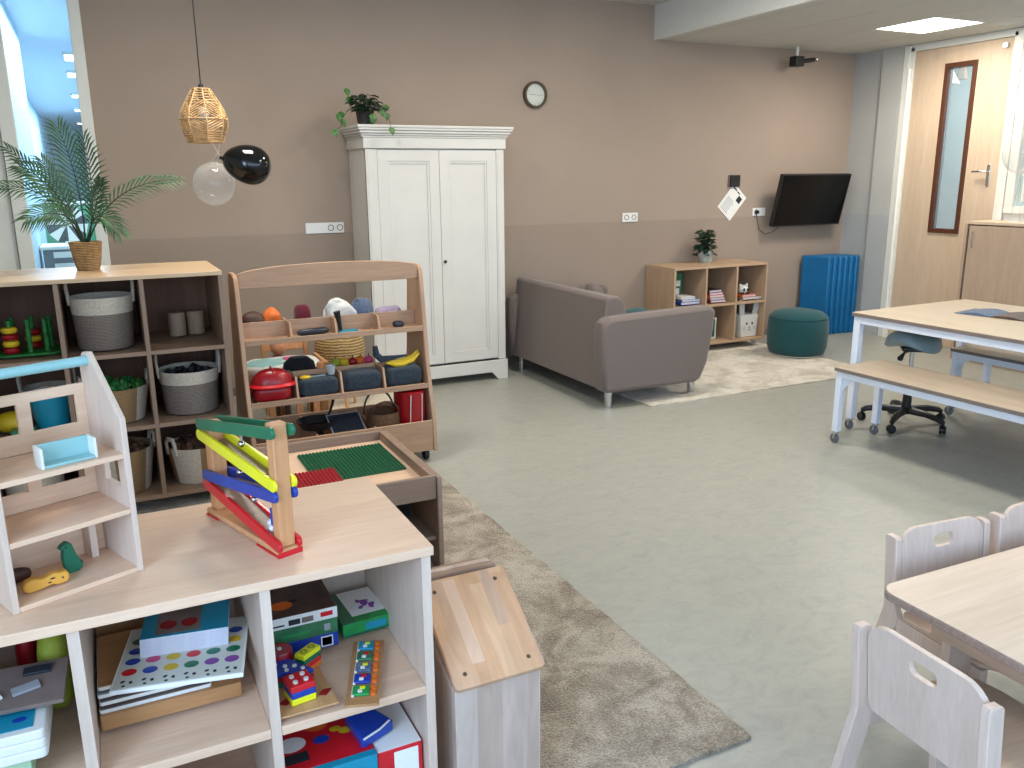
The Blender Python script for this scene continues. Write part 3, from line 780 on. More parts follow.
g = G().lathe([(0, .118)] + [((.103 + .012 * math.cos(PI * i / 22)) * math.sin(PI * i / 22), (.118 if i < 11 else .135) * math.cos(PI * i / 22)) for i in range(1, 22)] + [(.012, -.137), (.006, -.141), (.012, -.15), (0, -.15)], 36)
g.xf(Matrix.Translation((0, 0, .107)) @ Matrix.Rotation(math.radians(104), 4, 'Y')).build('skin', 'balloon_black', bb)
G().tube([(-.14, 0, .145), (-.15, .1, .2), (-.16, .19, .236)], .0008, 5).build('string', 'white', bb)
br = thing('balloon', 'clear balloon on a thin stand on the cabinet by the right window', 'balloon', (6.84, 4.50, 1.2005))
G().lathe([(0, .38)] + [(.155 * math.sin(PI * i / 20), .555 - .175 * math.cos(PI * i / 20)) for i in range(1, 20)] + [(0, .73)], 36).build('skin', 'balloon_clear', br)
G().tube([(-.02, .03, 0), (-.01, .012, .2), (0, 0, .385)], .0018, 5).tube([(.02, -.03, 0), (.01, -.012, .2), (0, 0, .385)], .0018, 5).build('stand', 'clearplastic', br)
G().lathe([(0, 0), (.05, 0), (.05, .004), (0, .005)], 20).build('foot', 'white_plastic', br)

# ------------------------------------------------------------------ wardrobe
W = thing('wardrobe', 'tall white panelled two-door wardrobe with a cornice against the taupe wall', 'wardrobe', (1.797, 6.045, 0))
ww, wd = 1.098, .43
G().box(0, .02, 0, wd, .16, 1.81).box(ww - .02, ww, 0, wd, .16, 1.81).box(.02, ww - .02, wd - .015, wd, .16, 1.81).box(.02, ww - .02, .03, wd - .015, .165, .18).box(.02, ww - .02, .03, wd - .015, 1.79, 1.81).build('body', 'wardrobe', W, bevel=.002)
for x0, x1 in ((0.0, .086), (ww - .064, ww)): G().box(x0, x1, -.004, .018, .165, 1.808).box(x0 + .012, x1 - .012, -.008, -.004, .2, 1.78).build('pilaster', 'wardrobe', W, bevel=.002)
G().box(-.014, ww + .014, -.016, wd, 1.81, 1.885).build('frieze', 'wardrobe', W, bevel=.003)
cn = G()
for z0, z1, o in ((1.885, 1.90, .022), (1.90, 1.915, .032), (1.915, 1.935, .044), (1.935, 1.952, .056), (1.952, 1.972, .062)): cn.box(-o, ww + o, -o, wd, z0, z1)
cn.build('cornice', 'wardrobe', W, bevel=.004)
pl = [(-.012, 0), (.075, 0), (.125, .058), (.14, .062), (ww - .14, .062), (ww - .125, .058), (ww - .075, 0), (ww + .012, 0), (ww + .012, .16), (-.012, .16)]
G().plate(pl, (), 'xz', -.018, .004).build('plinth', 'wardrobe', W, bevel=.003)
for x in (-.012, ww - .01): G().plate([(.005, 0), (.07, 0), (.12, .06), (wd - .12, .06), (wd - .07, 0), (wd, 0), (wd, .16), (.005, .16)], (), 'yz', x, x + .022).build('plinth_side', 'wardrobe', W, bevel=.002)
def wdoor(x0, x1):
    s = .078
    g = G().plate([(x0, .178), (x1, .178), (x1, 1.80), (x0, 1.80)], [[(x0 + s, .245), (x1 - s, .245), (x1 - s, 1.72), (x0 + s, 1.72)]], 'xz', -.002, .022)
    g.box(x0 + s - .002, x1 - s + .002, .010, .014, .243, 1.722)
    n = 6
    d = g.build('door', 'wardrobe', W, bevel=.002, smooth=False)
    G().plate([(x0 + s, .245), (x1 - s, .245), (x1 - s, 1.72), (x0 + s, 1.72)], [[(x0 + s + .018, .263), (x1 - s - .018, .263), (x1 - s - .018, 1.702), (x0 + s + .018, 1.702)]], 'xz', .002, .0095).build('moulding', 'wardrobe', d, bevel=.003, smooth=False)
    return d
dl = wdoor(.088, .564); dr = wdoor(.567, 1.032)
G().cyl((.587, -.002, .975), (.587, -.016, .975), .007, n=12).ell((.587, -.022, .975), (.013, .009, .013), 14, 8).build('knob', 'black', dr)
# trailing plant on wardrobe
tp = thing('trailing_plant', 'trailing green plant in a black pot on top of the wardrobe', 'plant', (1.845, 6.16, 1.9722))
G().lathe([(0, 0), (.052, 0), (.066, .095), (.07, .1), (.062, .1), (.058, .085)], 28).build('pot', 'pot', tp)
G().lathe([(0, .086), (.058, .086)], 20).build('soil', 'soil', tp)
def leaf(g, p, d, nr, L, w):
    p, d, nr = Vector(p), Vector(d).normalized(), Vector(nr).normalized()
    s = d.cross(nr).normalized(); up = s.cross(d)
    pts = [(0, 0, 0), (.18, .42, .03), (.42, .5, .05), (.75, .28, .03), (1, 0, -.06)]
    mid = [g.bm.verts.new(p + d * L * a + up * (z - .04) * L) for a, _, z in pts]
    lf = [g.bm.verts.new(p + d * L * a + s * w * b + up * z * L) for a, b, z in pts[1:4]]
    rt = [g.bm.verts.new(p + d * L * a - s * w * b + up * z * L) for a, b, z in pts[1:4]]
    for sd in (lf, rt):
        fs = [(mid[0], mid[1], sd[0]), (mid[1], mid[2], sd[1], sd[0]), (mid[2], mid[3], sd[2], sd[1]), (mid[3], mid[4], sd[2])]
        for f in fs: g.bm.faces.new(f).material_index = g.mi
rnd = random.Random(11)
g = G()
for i in range(95):
    a = rnd.uniform(0, 2 * PI); el = rnd.uniform(.05, 1.4)
    L = rnd.uniform(.04, .14)
    c = Vector((math.cos(a) * math.cos(el), math.sin(a) * math.cos(el), math.sin(el)))
    p = Vector((0, 0, .10)) + c * L * .9
    g.m(1).tube([(c.x * .02, c.y * .02, .09), p], .0018, 5, cap=False); g.m(0)
    leaf(g, p, (c.x, c.y, c.z * .2 - .3), (c.x * .3, c.y * .3 - .4, 1), rnd.uniform(.05, .075), rnd.uniform(.035, .05))
g.build('crown', ['leaf3', 'stem'], tp, smooth=False)
for path, lv in (([(-.03, -.02, .1), (-.12, -.05, .12), (-.19, -.08, .04), (-.21, -.1, -.02), (-.26, -.11, -.045)], [(-.16, .05, .09), (-.2, -.02, .07), (-.26, -.1, -.04), (-.19, -.07, .03)]),
                 ([(-.02, 0, .1), (-.09, 0, .2), (-.13, 0, .25)], [(-.13, 0, .245), (-.11, 0, .19)]),
                 ([(.03, -.05, .1), (.09, -.17, .10), (.11, -.23, .02), (.11, -.24, -.05)], [(.08, -.12, .1), (.112, -.24, -.03), (.1, -.2, .07)]),
                 ([(.03, 0, .1), (.12, 0, .13), (.18, -.02, .13)], [(.16, -.01, .14)]),
                 ([(0, -.05, .1), (.02, -.1, .08), (.03, -.11, .03)], [(.025, -.11, .07), (.03, -.1, .05)])):
    g = G(); g.m(1).tube(path, .002, 5); g.m(0)
    for p in lv: leaf(g, (p[0], p[1], p[2] + .01), (rnd.uniform(-.4, .4), -.2, -1), (rnd.uniform(-.4, .4), -1, .4), .06, .055)
    g.build('vine', ['leaf2', 'stem'], tp, smooth=False)

# ------------------------------------------------------------------ wall items
ck = thing('wall_clock', 'round clock with a dark bronze rim on the taupe wall', 'clock', (3.402, YB - .001, 2.261))
def ringY(r0, r1, y0, y1):
    g = G().lathe([(r0, y0), (r1, y0), (r1, y1), (r0, y1), (r0, y0)], 40); return g.xf(Matrix.Rotation(PI / 2, 4, 'X'))
ringY(.088, .106, 0, .04).build('rim', 'bronze', ck, bevel=.002)
G().lathe([(0, .0), (.09, .0), (.09, .016), (0, .016)], 40).xf(Matrix.Rotation(PI / 2, 4, 'X')).build('face', 'clockface', ck)
g = G()
for k in range(12):
    a = 2 * PI * k / 12; g.ob((.076 * math.sin(a), -.0165, .076 * math.cos(a)), (.003, .001, .012), (0, a, 0))
g.build('hour_marks', 'greyink', ck, smooth=False)
G().ob((-.022, -.018, .002), (.05, .001, .005), (0, .08, 0)).build('hour_hand', 'greyink', ck)
G().ob((.032, -.0195, -.002), (.068, .001, .0035), (0, .05, 0)).build('minute_hand', 'greyink', ck)
def socket(x0, x1, z0, z1, holes, label, plug=None):
    t = thing('wall_socket', label, 'socket', ((x0 + x1) / 2, YB - .001, (z0 + z1) / 2))
    w, h = x1 - x0, z1 - z0
    G().plate(rrect(-w / 2, w / 2, -h / 2, h / 2, .004), (), 'xz', -.01, 0).build('cover_plate', 'white_plastic', t, bevel=.002)
    for hx in holes:
        G().lathe([(.024, .0), (.024, .003), (.019, .003), (.017, -.004), (0, -.004)], 24).xf(Matrix.Rotation(PI / 2, 4, 'X')).build('outlet', 'card', t, loc=(hx, -.01, 0))
    return t
socket(1.437, 1.733, 1.195, 1.275, (.045, .115), 'long white double socket strip left of the wardrobe')
socket(4.297, 4.462, 1.195, 1.276, (-.04, .04), 'white double socket on the wall above the bookcase')
s3 = socket(5.815, 5.975, 1.205, 1.284, (-.035,), 'white wall socket with a black plug beside the screen')
G().cyl((-.035, -.01, 0), (-.035, -.035, 0), .018, n=14).build('plug', 'black', s3)
s4 = socket(5.70, 5.76, .42, .50, (0,), 'small white socket low on the wall right of the bookcase')
th = thing('control_box', 'small square black control box on the wall above the paper notice', 'box', (5.565, YB - .001, 1.545))
G().box(-.055, .055, -.03, 0, -.055, .055).build('housing', 'black', th, bevel=.003)
G().box(-.07, -.055, -.012, 0, -.055, .055).build('back_plate', 'card', th)
pn = thing('paper_notice', 'white printed paper pinned askew below the black control box', 'paper', (5.555, YB - .004, 1.345), 0)
rotp = Matrix.Rotation(math.radians(42), 4, 'Y')
G().box(-.105, .105, -.001, 0, -.145, .145).xf(rotp).build('sheet', 'paper', pn, smooth=False)
g = G(); 
for i in range(9): g.box(-.08, .03 - (i % 3) * .01, -.0016, -.001, -.12 + i * .016, -.115 + i * .016)
g.xf(rotp).build('text_lines', 'greyink', pn, smooth=False)
G().box(.02, .075, -.0018, -.001, .04, .10).box(-.085, -.03, -.0018, -.001, .108, .12).box(-.02, .02, -.0018, -.001, .108, .12).xf(rotp).build('printed_block', 'ink', pn, smooth=False)
# TV
tv = thing('television', 'flat black television on a tilting bracket in the corner', 'television', (6.405, 6.33, 1.355))
tilt = Matrix.Rotation(math.radians(13), 4, 'X')
G().plate(rrect(-.45, .45, -.255, .255, .008), (), 'xz', -.022, .02).xf(tilt).build('housing', 'black', tv, bevel=.003)
G().box(-.438, .438, -.0235, -.0225, -.24, .243).xf(tilt).build('screen', 'screen', tv, smooth=False)
G().box(-.12, .12, .02, .07, -.12, .12).xf(tilt).box(-.06, .06, .08, .168, -.08, .08).build('bracket', 'black', tv, bevel=.003)
G().tube([(-.33, .02, -.22), (-.36, .10, -.30), (-.42, .15, -.33), (-.5, .155, -.28), (-.55, .155, -.12)], .003, 6).build('cable', 'black', tv)
# ceiling-mounted camera bracket
cb = thing('ceiling_bracket', 'black sensor head on a short white stem below the low ceiling', 'sensor', (6.10, 6.33, ZC))
G().cyl((0, 0, 0), (0, 0, -.09), .014).build('stem', 'white', cb)
G().box(-.055, .05, -.05, .04, -.175, -.085).build('housing', 'black', cb, bevel=.006)
G().tube([(.05, 0, -.125), (.12, -.01, -.118), (.2, -.02, -.105)], .02, 12).build('arm', 'black', cb)
G().ell((.225, -.022, -.10), (.022, .022, .022), 14, 10).build('lens', 'chrome', cb)

# ------------------------------------------------------------------ sofa
S = thing('sofa', 'grey-brown two-seat sofa with rounded arms and steel legs, seen from behind', 'sofa', (3.05, 4.80, 0))
L = 1.58
def softbox(x0, x1, y0, y1, z0, z1, r, sub=0):
    return G().box(x0, x1, y0, y1, z0, z1)
# backrest, leaning back slightly
g = G().plate([(.015, .135), (.20, .135), (.275, .60), (.225, .745), (.18, .785), (.10, .785), (.08, .77)], (), 'xz', .10, L - .07)
g.build('backrest', 'sofa', S, bevel=.012)
def arm(y0, y1, nm='arm'):
    out = [(.01, .14), (.03, .118), (.80, .115), (.85, .13), (.91, .26), (.955, .50), (.965, .63), (.95, .665), (.90, .675), (.10, .655), (.04, .645), (.005, .615), (-.008, .56), (-.005, .35)]
    return G().plate(out, (), 'xz', y0, y1).build(nm, 'sofa', S, bevel=.035)
arm(0, .135); arm(L - .135, L)
G().box(.15, .87, .136, L - .136, .14, .30).build('seat_frame', 'sofa', S, bevel=.015)
for y0, y1 in ((.14, L / 2 - .003), (L / 2 + .003, L - .14)): G().box(.26, .90, y0, y1, .302, .44).build('seat_cushion', 'sofa', S, bevel=.03)
for x, y in ((.09, .075), (.86, .13), (.10, L - .12), (.86, L - .12)):
    G().cyl((x, y, 0.0), (x, y, .125), .026, .03).build('leg', 'chrome', S, bevel=.002)
cu = tag(G().ell((0, 0, 0), (.22, .07, .14), 24, 14, power=.6).build('cushion', 'sofa', loc=(3.72, 6.02, .57), rot=(.0, -.1, 1.2)), 'grey-brown cushion at the far end of the sofa', 'cushion')
cu2 = tag(G().ell((0, 0, 0), (.20, .085, .18), 24, 14, power=.75).build('cushion', 'pouf', loc=(3.70, 5.25, .50), rot=(-1.2, 0, .5)), 'dark teal cushion leaning back on the sofa seat', 'cushion')

# ------------------------------------------------------------------ pouf
pf = thing('pouf', 'round dark petrol green pouf on the cream rug', 'pouf', (5.625, 5.60, .012))
prof = [(0, 0), (.21, .0), (.238, .012), (.26, .08), (.268, .2), (.262, .31), (.25, .35), (.21, .385), (.12, .405), (0, .412)]
G().lathe(prof, 48).build('body', 'pouf', pf, ang=60)
G().tube([(.2545 * math.cos(2 * PI * k / 40), .2545 * math.sin(2 * PI * k / 40), .342) for k in range(40)], .004, 6, closed=True).build('piping', 'pouf', pf)
G().tube([(.235 * math.cos(2 * PI * k / 40), .235 * math.sin(2 * PI * k / 40), .01) for k in range(40)], .005, 6, closed=True).build('base_piping', 'basketwhite', pf)

# ------------------------------------------------------------------ blue mats
mt_ = None
for k in range(6):
    nm = ['frontmost blue folding mat of the upright stack, nearest the pouf', 'second blue mat from the pouf side of the upright stack', 'third blue mat from the pouf side of the upright stack', 'fourth blue mat from the pouf side of the upright stack', 'fifth blue mat from the pouf side of the upright stack', 'rearmost blue mat of the upright stack, in the wall corner']
    m_ = thing('play_mat', nm[k], 'mat', (6.56 + k * .0725, 6.165 - .003 * k, 0), math.radians(18) , 'blue mats leaning in the corner')
    # mat lies along local x, thickness in local y
    if mt_ is None:
        G().box(0, .066, 0, .30, .0, .795).build('cover', 'mat', m_, bevel=.012)
        G().box(.030, .036, -.002, .302, .012, .783).build('seam', 'mat', m_, bevel=.001)
        mt_ = m_
    else:
        for ch in mt_.children:
            c = ch.copy(); COL.objects.link(c); c.parent = m_
# ------------------------------------------------------------------ bookcase contents
bp = thing('potted_plant', 'leafy dark green plant in a pale pot on the bookcase', 'plant', (5.135, 6.34, .8005))
G().lathe([(0, 0), (.058, 0), (.07, .03), (.075, .08), (.07, .115), (.063, .115), (.062, .1)], 30).build('pot', 'potglass', bp)
G().lathe([(0, .10), (.062, .10)], 20).build('soil', 'soil', bp)
g = G()
for i in range(150):
    a = rnd.uniform(0, 2 * PI); h = rnd.uniform(.07, .31); q = rnd.uniform(.0, .075) * (1.15 - h)
    p = Vector((q * math.cos(a), q * math.sin(a), h))
    g.m(1).tube([(0, 0, .11), p], .002, 4, cap=False); g.m(0)
    leaf(g, p, (math.cos(a), math.sin(a), rnd.uniform(-.8, .3)), (math.cos(a) * .2, -.5, 1), rnd.uniform(.05, .075), rnd.uniform(.03, .045))
g.build('foliage', ['leaf3', 'stem'], bp, smooth=False)
def book(x, y, z, w, d, h, cover, label, rz=0, cat='book', nm='book', group=None, pages='pages'):
    t = thing(nm, label, cat, (x, y, z), rz, group)
    G().box(0, w, 0, d, 0, .0025).box(0, w, 0, d, h - .0025, h).box(0, .003, 0, d, 0, h).build('cover', cover, t, bevel=.0008)
    G().box(.003, w - .004, .004, d - .004, .0025, h - .0025).build('pages', pages, t)
    return t
zs = .4564 + .0005
book(4.69, 6.10, zs, .22, .2, .025, 'blue', 'blue book at the bottom of the flat pile, left bookcase cell')
book(4.70, 6.10, zs + .0255, .21, .19, .022, 'denim', 'grey-blue book in the middle of the flat pile, left bookcase cell')
book(4.70, 6.11, zs + .048, .16, .18, .022, 'paper', 'white book on top of the flat pile, left bookcase cell')
bg = thing('picture_book', 'upright picture book with green leaf cover, left bookcase cell', 'book', (4.70, 6.28, zs), 0)
G().box(0, .13, 0, .02, 0, .27).build('cover', 'greenbox', bg, bevel=.001)
G().box(.03, .1, -.001, 0, .02, .13).box(.05, .11, -.001, 0, .15, .2).build('cover_print', 'paper', bg, smooth=False)
for i, (c, nm) in enumerate((('darkred', 'red book lying lowest'), ('card', 'grey book lying above the red one'), ('orange', 'orange book lying in the middle'), ('darkred', 'red book lying second from the top'), ('brown', 'brown book lying on top'))):
    book(5.02 - i * .002, 6.09 + i * .004, zs + i * .0225, .17, .2, .022, c, nm + ' of the middle bookcase pile', rz=(-.06 + .05 * i))
book(5.40, 6.09, zs, .24, .18, .024, 'jute', 'tan book lying under the white toy in the right bookcase cell')
book(5.40, 6.10, zs + .0245, .17, .17, .02, 'orange', 'orange-brown book directly below the white toy')
cam = thing('toy_animal', 'small white and grey toy animal on the books in the right bookcase cell', 'toy', (5.46, 6.16, zs + .045))
G().ell((0, 0, .045), (.055, .04, .043), 20, 12).build('body', 'whitecloth', cam)
for s in (-1, 1):
    G().ell((s * .022, -.038, .045), (.013, .006, .015), 12, 8).build('eye', 'black', cam)
    G().ell((s * .038, 0, .085), (.016, .01, .016), 12, 8).build('ear', 'whitecloth', cam)
    G().ell((s * .03, -.03, .01), (.02, .02, .012), 12, 8).build('paw', 'black_soft', cam)
# bunny storage box
bn = thing('bunny_box', 'white storage box with a bunny face and upright ears, lower right bookcase cell', 'storage box', (5.51, 6.18, .0925))
G().plate([(-.095, 0), (.095, 0), (.11, .21), (.1, .215), (-.1, .215), (-.11, .21)], (), 'xz', -.075, .075).build('body', 'whitecloth', bn, bevel=.008)
for s, a in ((-1, -.08), (1, .2)):
    G().plate([(x_ * .028, .18 * z_) for x_, z_ in ((-1, 0), (1, 0), (1.05, .6), (.8, .85), (.3, 1), (-.3, 1), (-.8, .85), (-1.05, .6))], (), 'xz', -.008, .008).build('ear', 'whitecloth', bn, bevel=.004, loc=(s * .075, -.05, .205), rot=(0, a, 0))
    G().ell((s * .033, -.077, .13), (.01, .004, .013), 12, 8).build('eye', 'black', bn)
G().ell((0, -.077, .095), (.007, .004, .006), 10, 6).tube([(0, -.078, .09), (0, -.078, .075), (-.02, -.078, .062)], .0018, 5).tube([(0, -.078, .075), (.02, -.078, .062)], .0018, 5).build('mouth', 'ink', bn)
g = G()
for s in (-1, 1):
    for k in (-1, 0, 1): g.tube([(s * .05, -.078, .09 + k * .006), (s * .085, -.078, .088 + k * .016)], .0012, 4)
g.build('whiskers', 'greyink', bn)
pk = thing('framed_picture', 'pale framed picture leaning in the lower middle bookcase cell', 'picture', (5.09, 6.2, .0925))
G().plate([(0, 0), (.1, 0), (.1, .2), (0, .2)], [[(.015, .015), (.085, .015), (.085, .185), (.015, .185)]], 'xz', 0, .012).build('frame', 'paper', pk, bevel=.001)
G().box(.015, .085, .004, .008, .015, .185).build('picture', 'greenbox', pk, smooth=False)

# ------------------------------------------------------------------ big table, benches
def caster(parent, x, y, zt, mat='wheelgrey'):
    c = G().cyl((x, y, zt - .012), (x, y, zt), .018, n=12).tube([(x - .014, y + .006, .03), (x - .016, y, zt - .012)], .005, 6).tube([(x + .014, y + .006, .03), (x + .016, y, zt - .012)], .005, 6).build('caster', 'chrome', parent)
    G().lathe([(0, -.010), (.024, -.010), (.03, -.006), (.03, .006), (.024, .010), (0, .010)], 18).xf(Matrix.Rotation(PI / 2, 4, 'Y')).build('wheel', mat, c, loc=(x, y + .008, .03))
def rtable(name, label, cat, loc, w, l, h, rz, topmat, leg, brace=True):
    """loc = far-left corner of the top; local x right, local -y towards the viewer"""
    t = thing(name, label, cat, loc, rz)
    th = .022
    G().plate(rrect(0, w, -l, 0, .012, 3), (), 'xy', h - .003, h).build('top', topmat, t, smooth=False)
    G().plate(rrect(0, w, -l, 0, .012, 3), (), 'xy', h - th, h - .0032).build('top_edge', 'edge', t, smooth=False)
    a = leg; ins = .012; hz = h - th - .0005
    rails = G().box(ins, ins + a, -l + ins + a, -ins - a, hz - a, hz).box(w - ins - a, w - ins, -l + ins + a, -ins - a, hz - a, hz)
    rails.box(ins + a, w - ins - a, -ins - a, -ins, hz - a, hz).box(ins + a, w - ins - a, -l + ins, -l + ins + a, hz - a, hz)
    rails.build('frame', 'white_metal', t, bevel=.003)
    for x in (ins + a / 2, w - ins - a / 2):
        for y in (-ins - a / 2, -l + ins + a / 2):
            G().box(x - a / 2, x + a / 2, y - a / 2, y + a / 2, .075, hz).build('leg', 'white_metal', t, bevel=.003)
            caster(t, x, y, .075)
            if brace:
                s = -1 if y > -l / 2 else 1
                G().plate([(y + s * a / 2, hz - a), (y + s * (a / 2 + .09), hz - a), (y + s * (a / 2 + .055), hz - a - .018), (y + s * (a / 2 + .022), hz - a - .05), (y + s * a / 2, hz - a - .09)], (), 'yz', x - .004, x + .004).build('gusset', 'white_metal', t, bevel=.001)
    return t
rtable('school_table', 'large laminate table on a white steel frame with casters', 'table', (4.195, 3.735, 0), 1.10, 1.9, .76, math.radians(1.5), 'greyoak', .045, False)
rtable('bench', 'laminate bench on white casters in front of the large table', 'bench', (3.895, 3.565, 0), .41, 1.75, .475, math.radians(1.2), 'benchoak', .04)
rtable('bench', 'laminate bench on the far side of the large table, partly hidden', 'bench', (5.045, 3.65, 0), .41, 1.75, .465, math.radians(1), 'benchoak', .04)
mg = thing('magazine', 'open glossy magazine lying on the large table', 'magazine', (4.735, 3.19, .7605), math.radians(-80))
for s in (0, 1):
    g = G(); rows = []
    for i in range(9):
        u = i / 8; x = u * .21 * (1 if s else -1); z = .004 + .014 * math.sin(PI * min(1, u * 1.15)) * (1 - .2 * u)
        rows.append([g.bm.verts.new((x, y, z)) for y in (0, .26)] + [g.bm.verts.new((x, y, .0)) for y in (0, .26)])
    for a, b in zip(rows, rows[1:]):
        g.bm.faces.new((a[0], b[0], b[1], a[1])); g.bm.faces.new((a[2], a[3], b[3], b[2])); g.bm.faces.new((a[0], a[2], b[2], b[0])); g.bm.faces.new((a[1], b[1], b[3], a[3]))
    g.bm.faces.new((rows[-1][0], rows[-1][2], rows[-1][3], rows[-1][1])); g.bm.faces.new((rows[0][1], rows[0][3], rows[0][2], rows[0][0]))
    g.build('page_block', 'darkcard' if s else 'denim', mg)
# ------------------------------------------------------------------ saddle stool
st = thing('saddle_stool', 'grey-green saddle stool with a black five-star base under the table', 'stool', (4.63, 3.61, 0), .81)
for k in range(5):
    a = 2 * PI * k / 5 + .2; c, s = math.cos(a), math.sin(a)
    arm_ = G().tube([(c * .03, s * .03, .10), (c * .15, s * .15, .10), (c * .24, s * .24, .085), (c * .265, s * .265, .07)], [.026, .022, .019, .016], 8).build('base_arm', 'black', st)
    G().tube([(c * .265, s * .265, .05), (c * .265, s * .265, .075)], .008, 8).lathe([(0, -.018), (.022, -.018), (.028, -.012), (.028, .012), (.022, .018), (0, .018)], 16).build('caster', 'black', arm_) if False else None
    w_ = G().lathe([(0, -.02), (.022, -.02), (.028, -.014), (.028, -.004), (.02, -.003), (.02, .003), (.028, .004), (.028, .014), (.022, .02), (0, .02)], 16)
    w_.xf(Matrix.Translation((c * .265, s * .265, .0285)) @ Matrix.Rotation(a + .6, 4, 'Z') @ Matrix.Rotation(PI / 2, 4, 'Y')).tube([(c * .265, s * .265, .045), (c * .265, s * .265, .075)], .008, 8).build('caster', 'black', arm_)
G().cyl((0, 0, .075), (0, 0, .26), .03, .026).build('hub', 'black', st)
G().cyl((0, 0, .26), (0, 0, .51), .014).build('gas_spring', 'chrome', st)
G().box(-.09, .09, -.07, .07, .50, .525).build('seat_plate', 'black', st, bevel=.006)
G().tube([(-.08, .03, .506), (-.17, .07, .508), (-.24, .10, .485)], [.007, .007, .018], 8).build('lever', 'black', st)
G().tube([(.06, -.06, .506), (.18, -.13, .506), (.23, -.16, .50)], [.006, .006, .012], 8).build('lever', 'black', st)
g = G(); NX, NY = 24, 18; top = []; bot = []
for i in range(NX + 1):
    tr, br_ = [], []
    for j in range(NY + 1):
        u, v = i / NX * 2 - 1, j / NY * 2 - 1
        # map square to disc
        x = u * math.sqrt(1 - v * v / 2); y = v * math.sqrt(1 - u * u / 2)
        rr = min(1, math.hypot(x, y)); zt = .085 * math.sqrt(max(0, 1 - rr ** 4)) + .035 * x * x * 1.2 - .04 * abs(y) ** 2
        tr.append(g.bm.verts.new((x * .19, y * .16, .475 + zt))); br_.append(g.bm.verts.new((x * .19, y * .16, .475 - .02 * math.sqrt(max(0, 1 - rr ** 3)) + .035 * x * x * 1.2 - .04 * abs(y) ** 2 + .0)))
    top.append(tr); bot.append(br_)
for i in range(NX):
    for j in range(NY):
        g.bm.faces.new((top[i][j], top[i + 1][j], top[i + 1][j + 1], top[i][j + 1])); g.bm.faces.new((bot[i][j], bot[i][j + 1], bot[i + 1][j + 1], bot[i + 1][j]))
bmesh.ops.remove_doubles(g.bm, verts=g.bm.verts, dist=.0015)
g.build('seat', 'saddle', st, ang=60, loc=(0, 0, .065), rot=(0, 0, -.7))

# ------------------------------------------------------------------ right cabinet
cbn = thing('cabinet', 'tall wood-veneer cabinet with a shutter front below the right window', 'cabinet', (6.685, 2.9, 0))
G().box(0, .36, 0, 1.93, 1.175, 1.20).build('top_board', 'doorwood', cbn, bevel=.002)
G().box(.02, .36, 0, .025, 0, 1.174).box(.0, .36, 1.905, 1.93, 0, 1.174).box(.34, .36, .025, 1.905, 0, 1.174).box(.02, .34, .025, 1.905, 0, .04).build('carcass', 'cabwood', cbn, bevel=.002)
for y0, y1 in ((.03, .96), (.965, 1.885)):
    d = G().box(0, .02, y0, y1, .045, 1.165).build('door', 'cabwood', cbn, bevel=.002)
    yh = y1 - .05
    G().tube([(0, yh, .98), (-.022, yh, .985), (-.022, yh, 1.115), (0, yh, 1.12)], .005, 8).build('handle', 'chrome', d)

# ------------------------------------------------------------------ small table and chairs
stb = thing('small_table', 'low maple children\'s table with rounded corners in the right foreground', 'table', (1.765, 1.408, 0), math.radians(-1.5))
G().plate(rrect(0.002, 1.198, -.798, -.002, .05, 8), (), 'xy', .527, .53).build('top', 'tabletop', stb, bevel=.0012, smooth=False)
G().plate(rrect(0, 1.2, -.8, 0, .05, 8), (), 'xy', .506, .5269).build('top_edge', 'plyedge', stb, bevel=.003, smooth=False)
for (x, y) in ((.16, -.14), (1.04, -.14), (.16, -.66), (1.04, -.66)):
    sx = -1 if x < .5 else 1; sy = 1 if y > -.4 else -1
    G().plate([(x - .035, 0), (x + .035, 0), (x + .055, .505), (x - .055, .505)], (), 'xz', y - .014, y + .014).build('leg', 'chairply', stb, bevel=.003)
G().box(.10, .118, -.70, -.10, .415, .505).box(1.08, 1.10, -.70, -.10, .415, .505).box(.118, 1.08, -.118, -.10, .415, .505).box(.118, 1.08, -.70, -.682, .415, .505).build('apron', 'chairply_x', stb, bevel=.002)
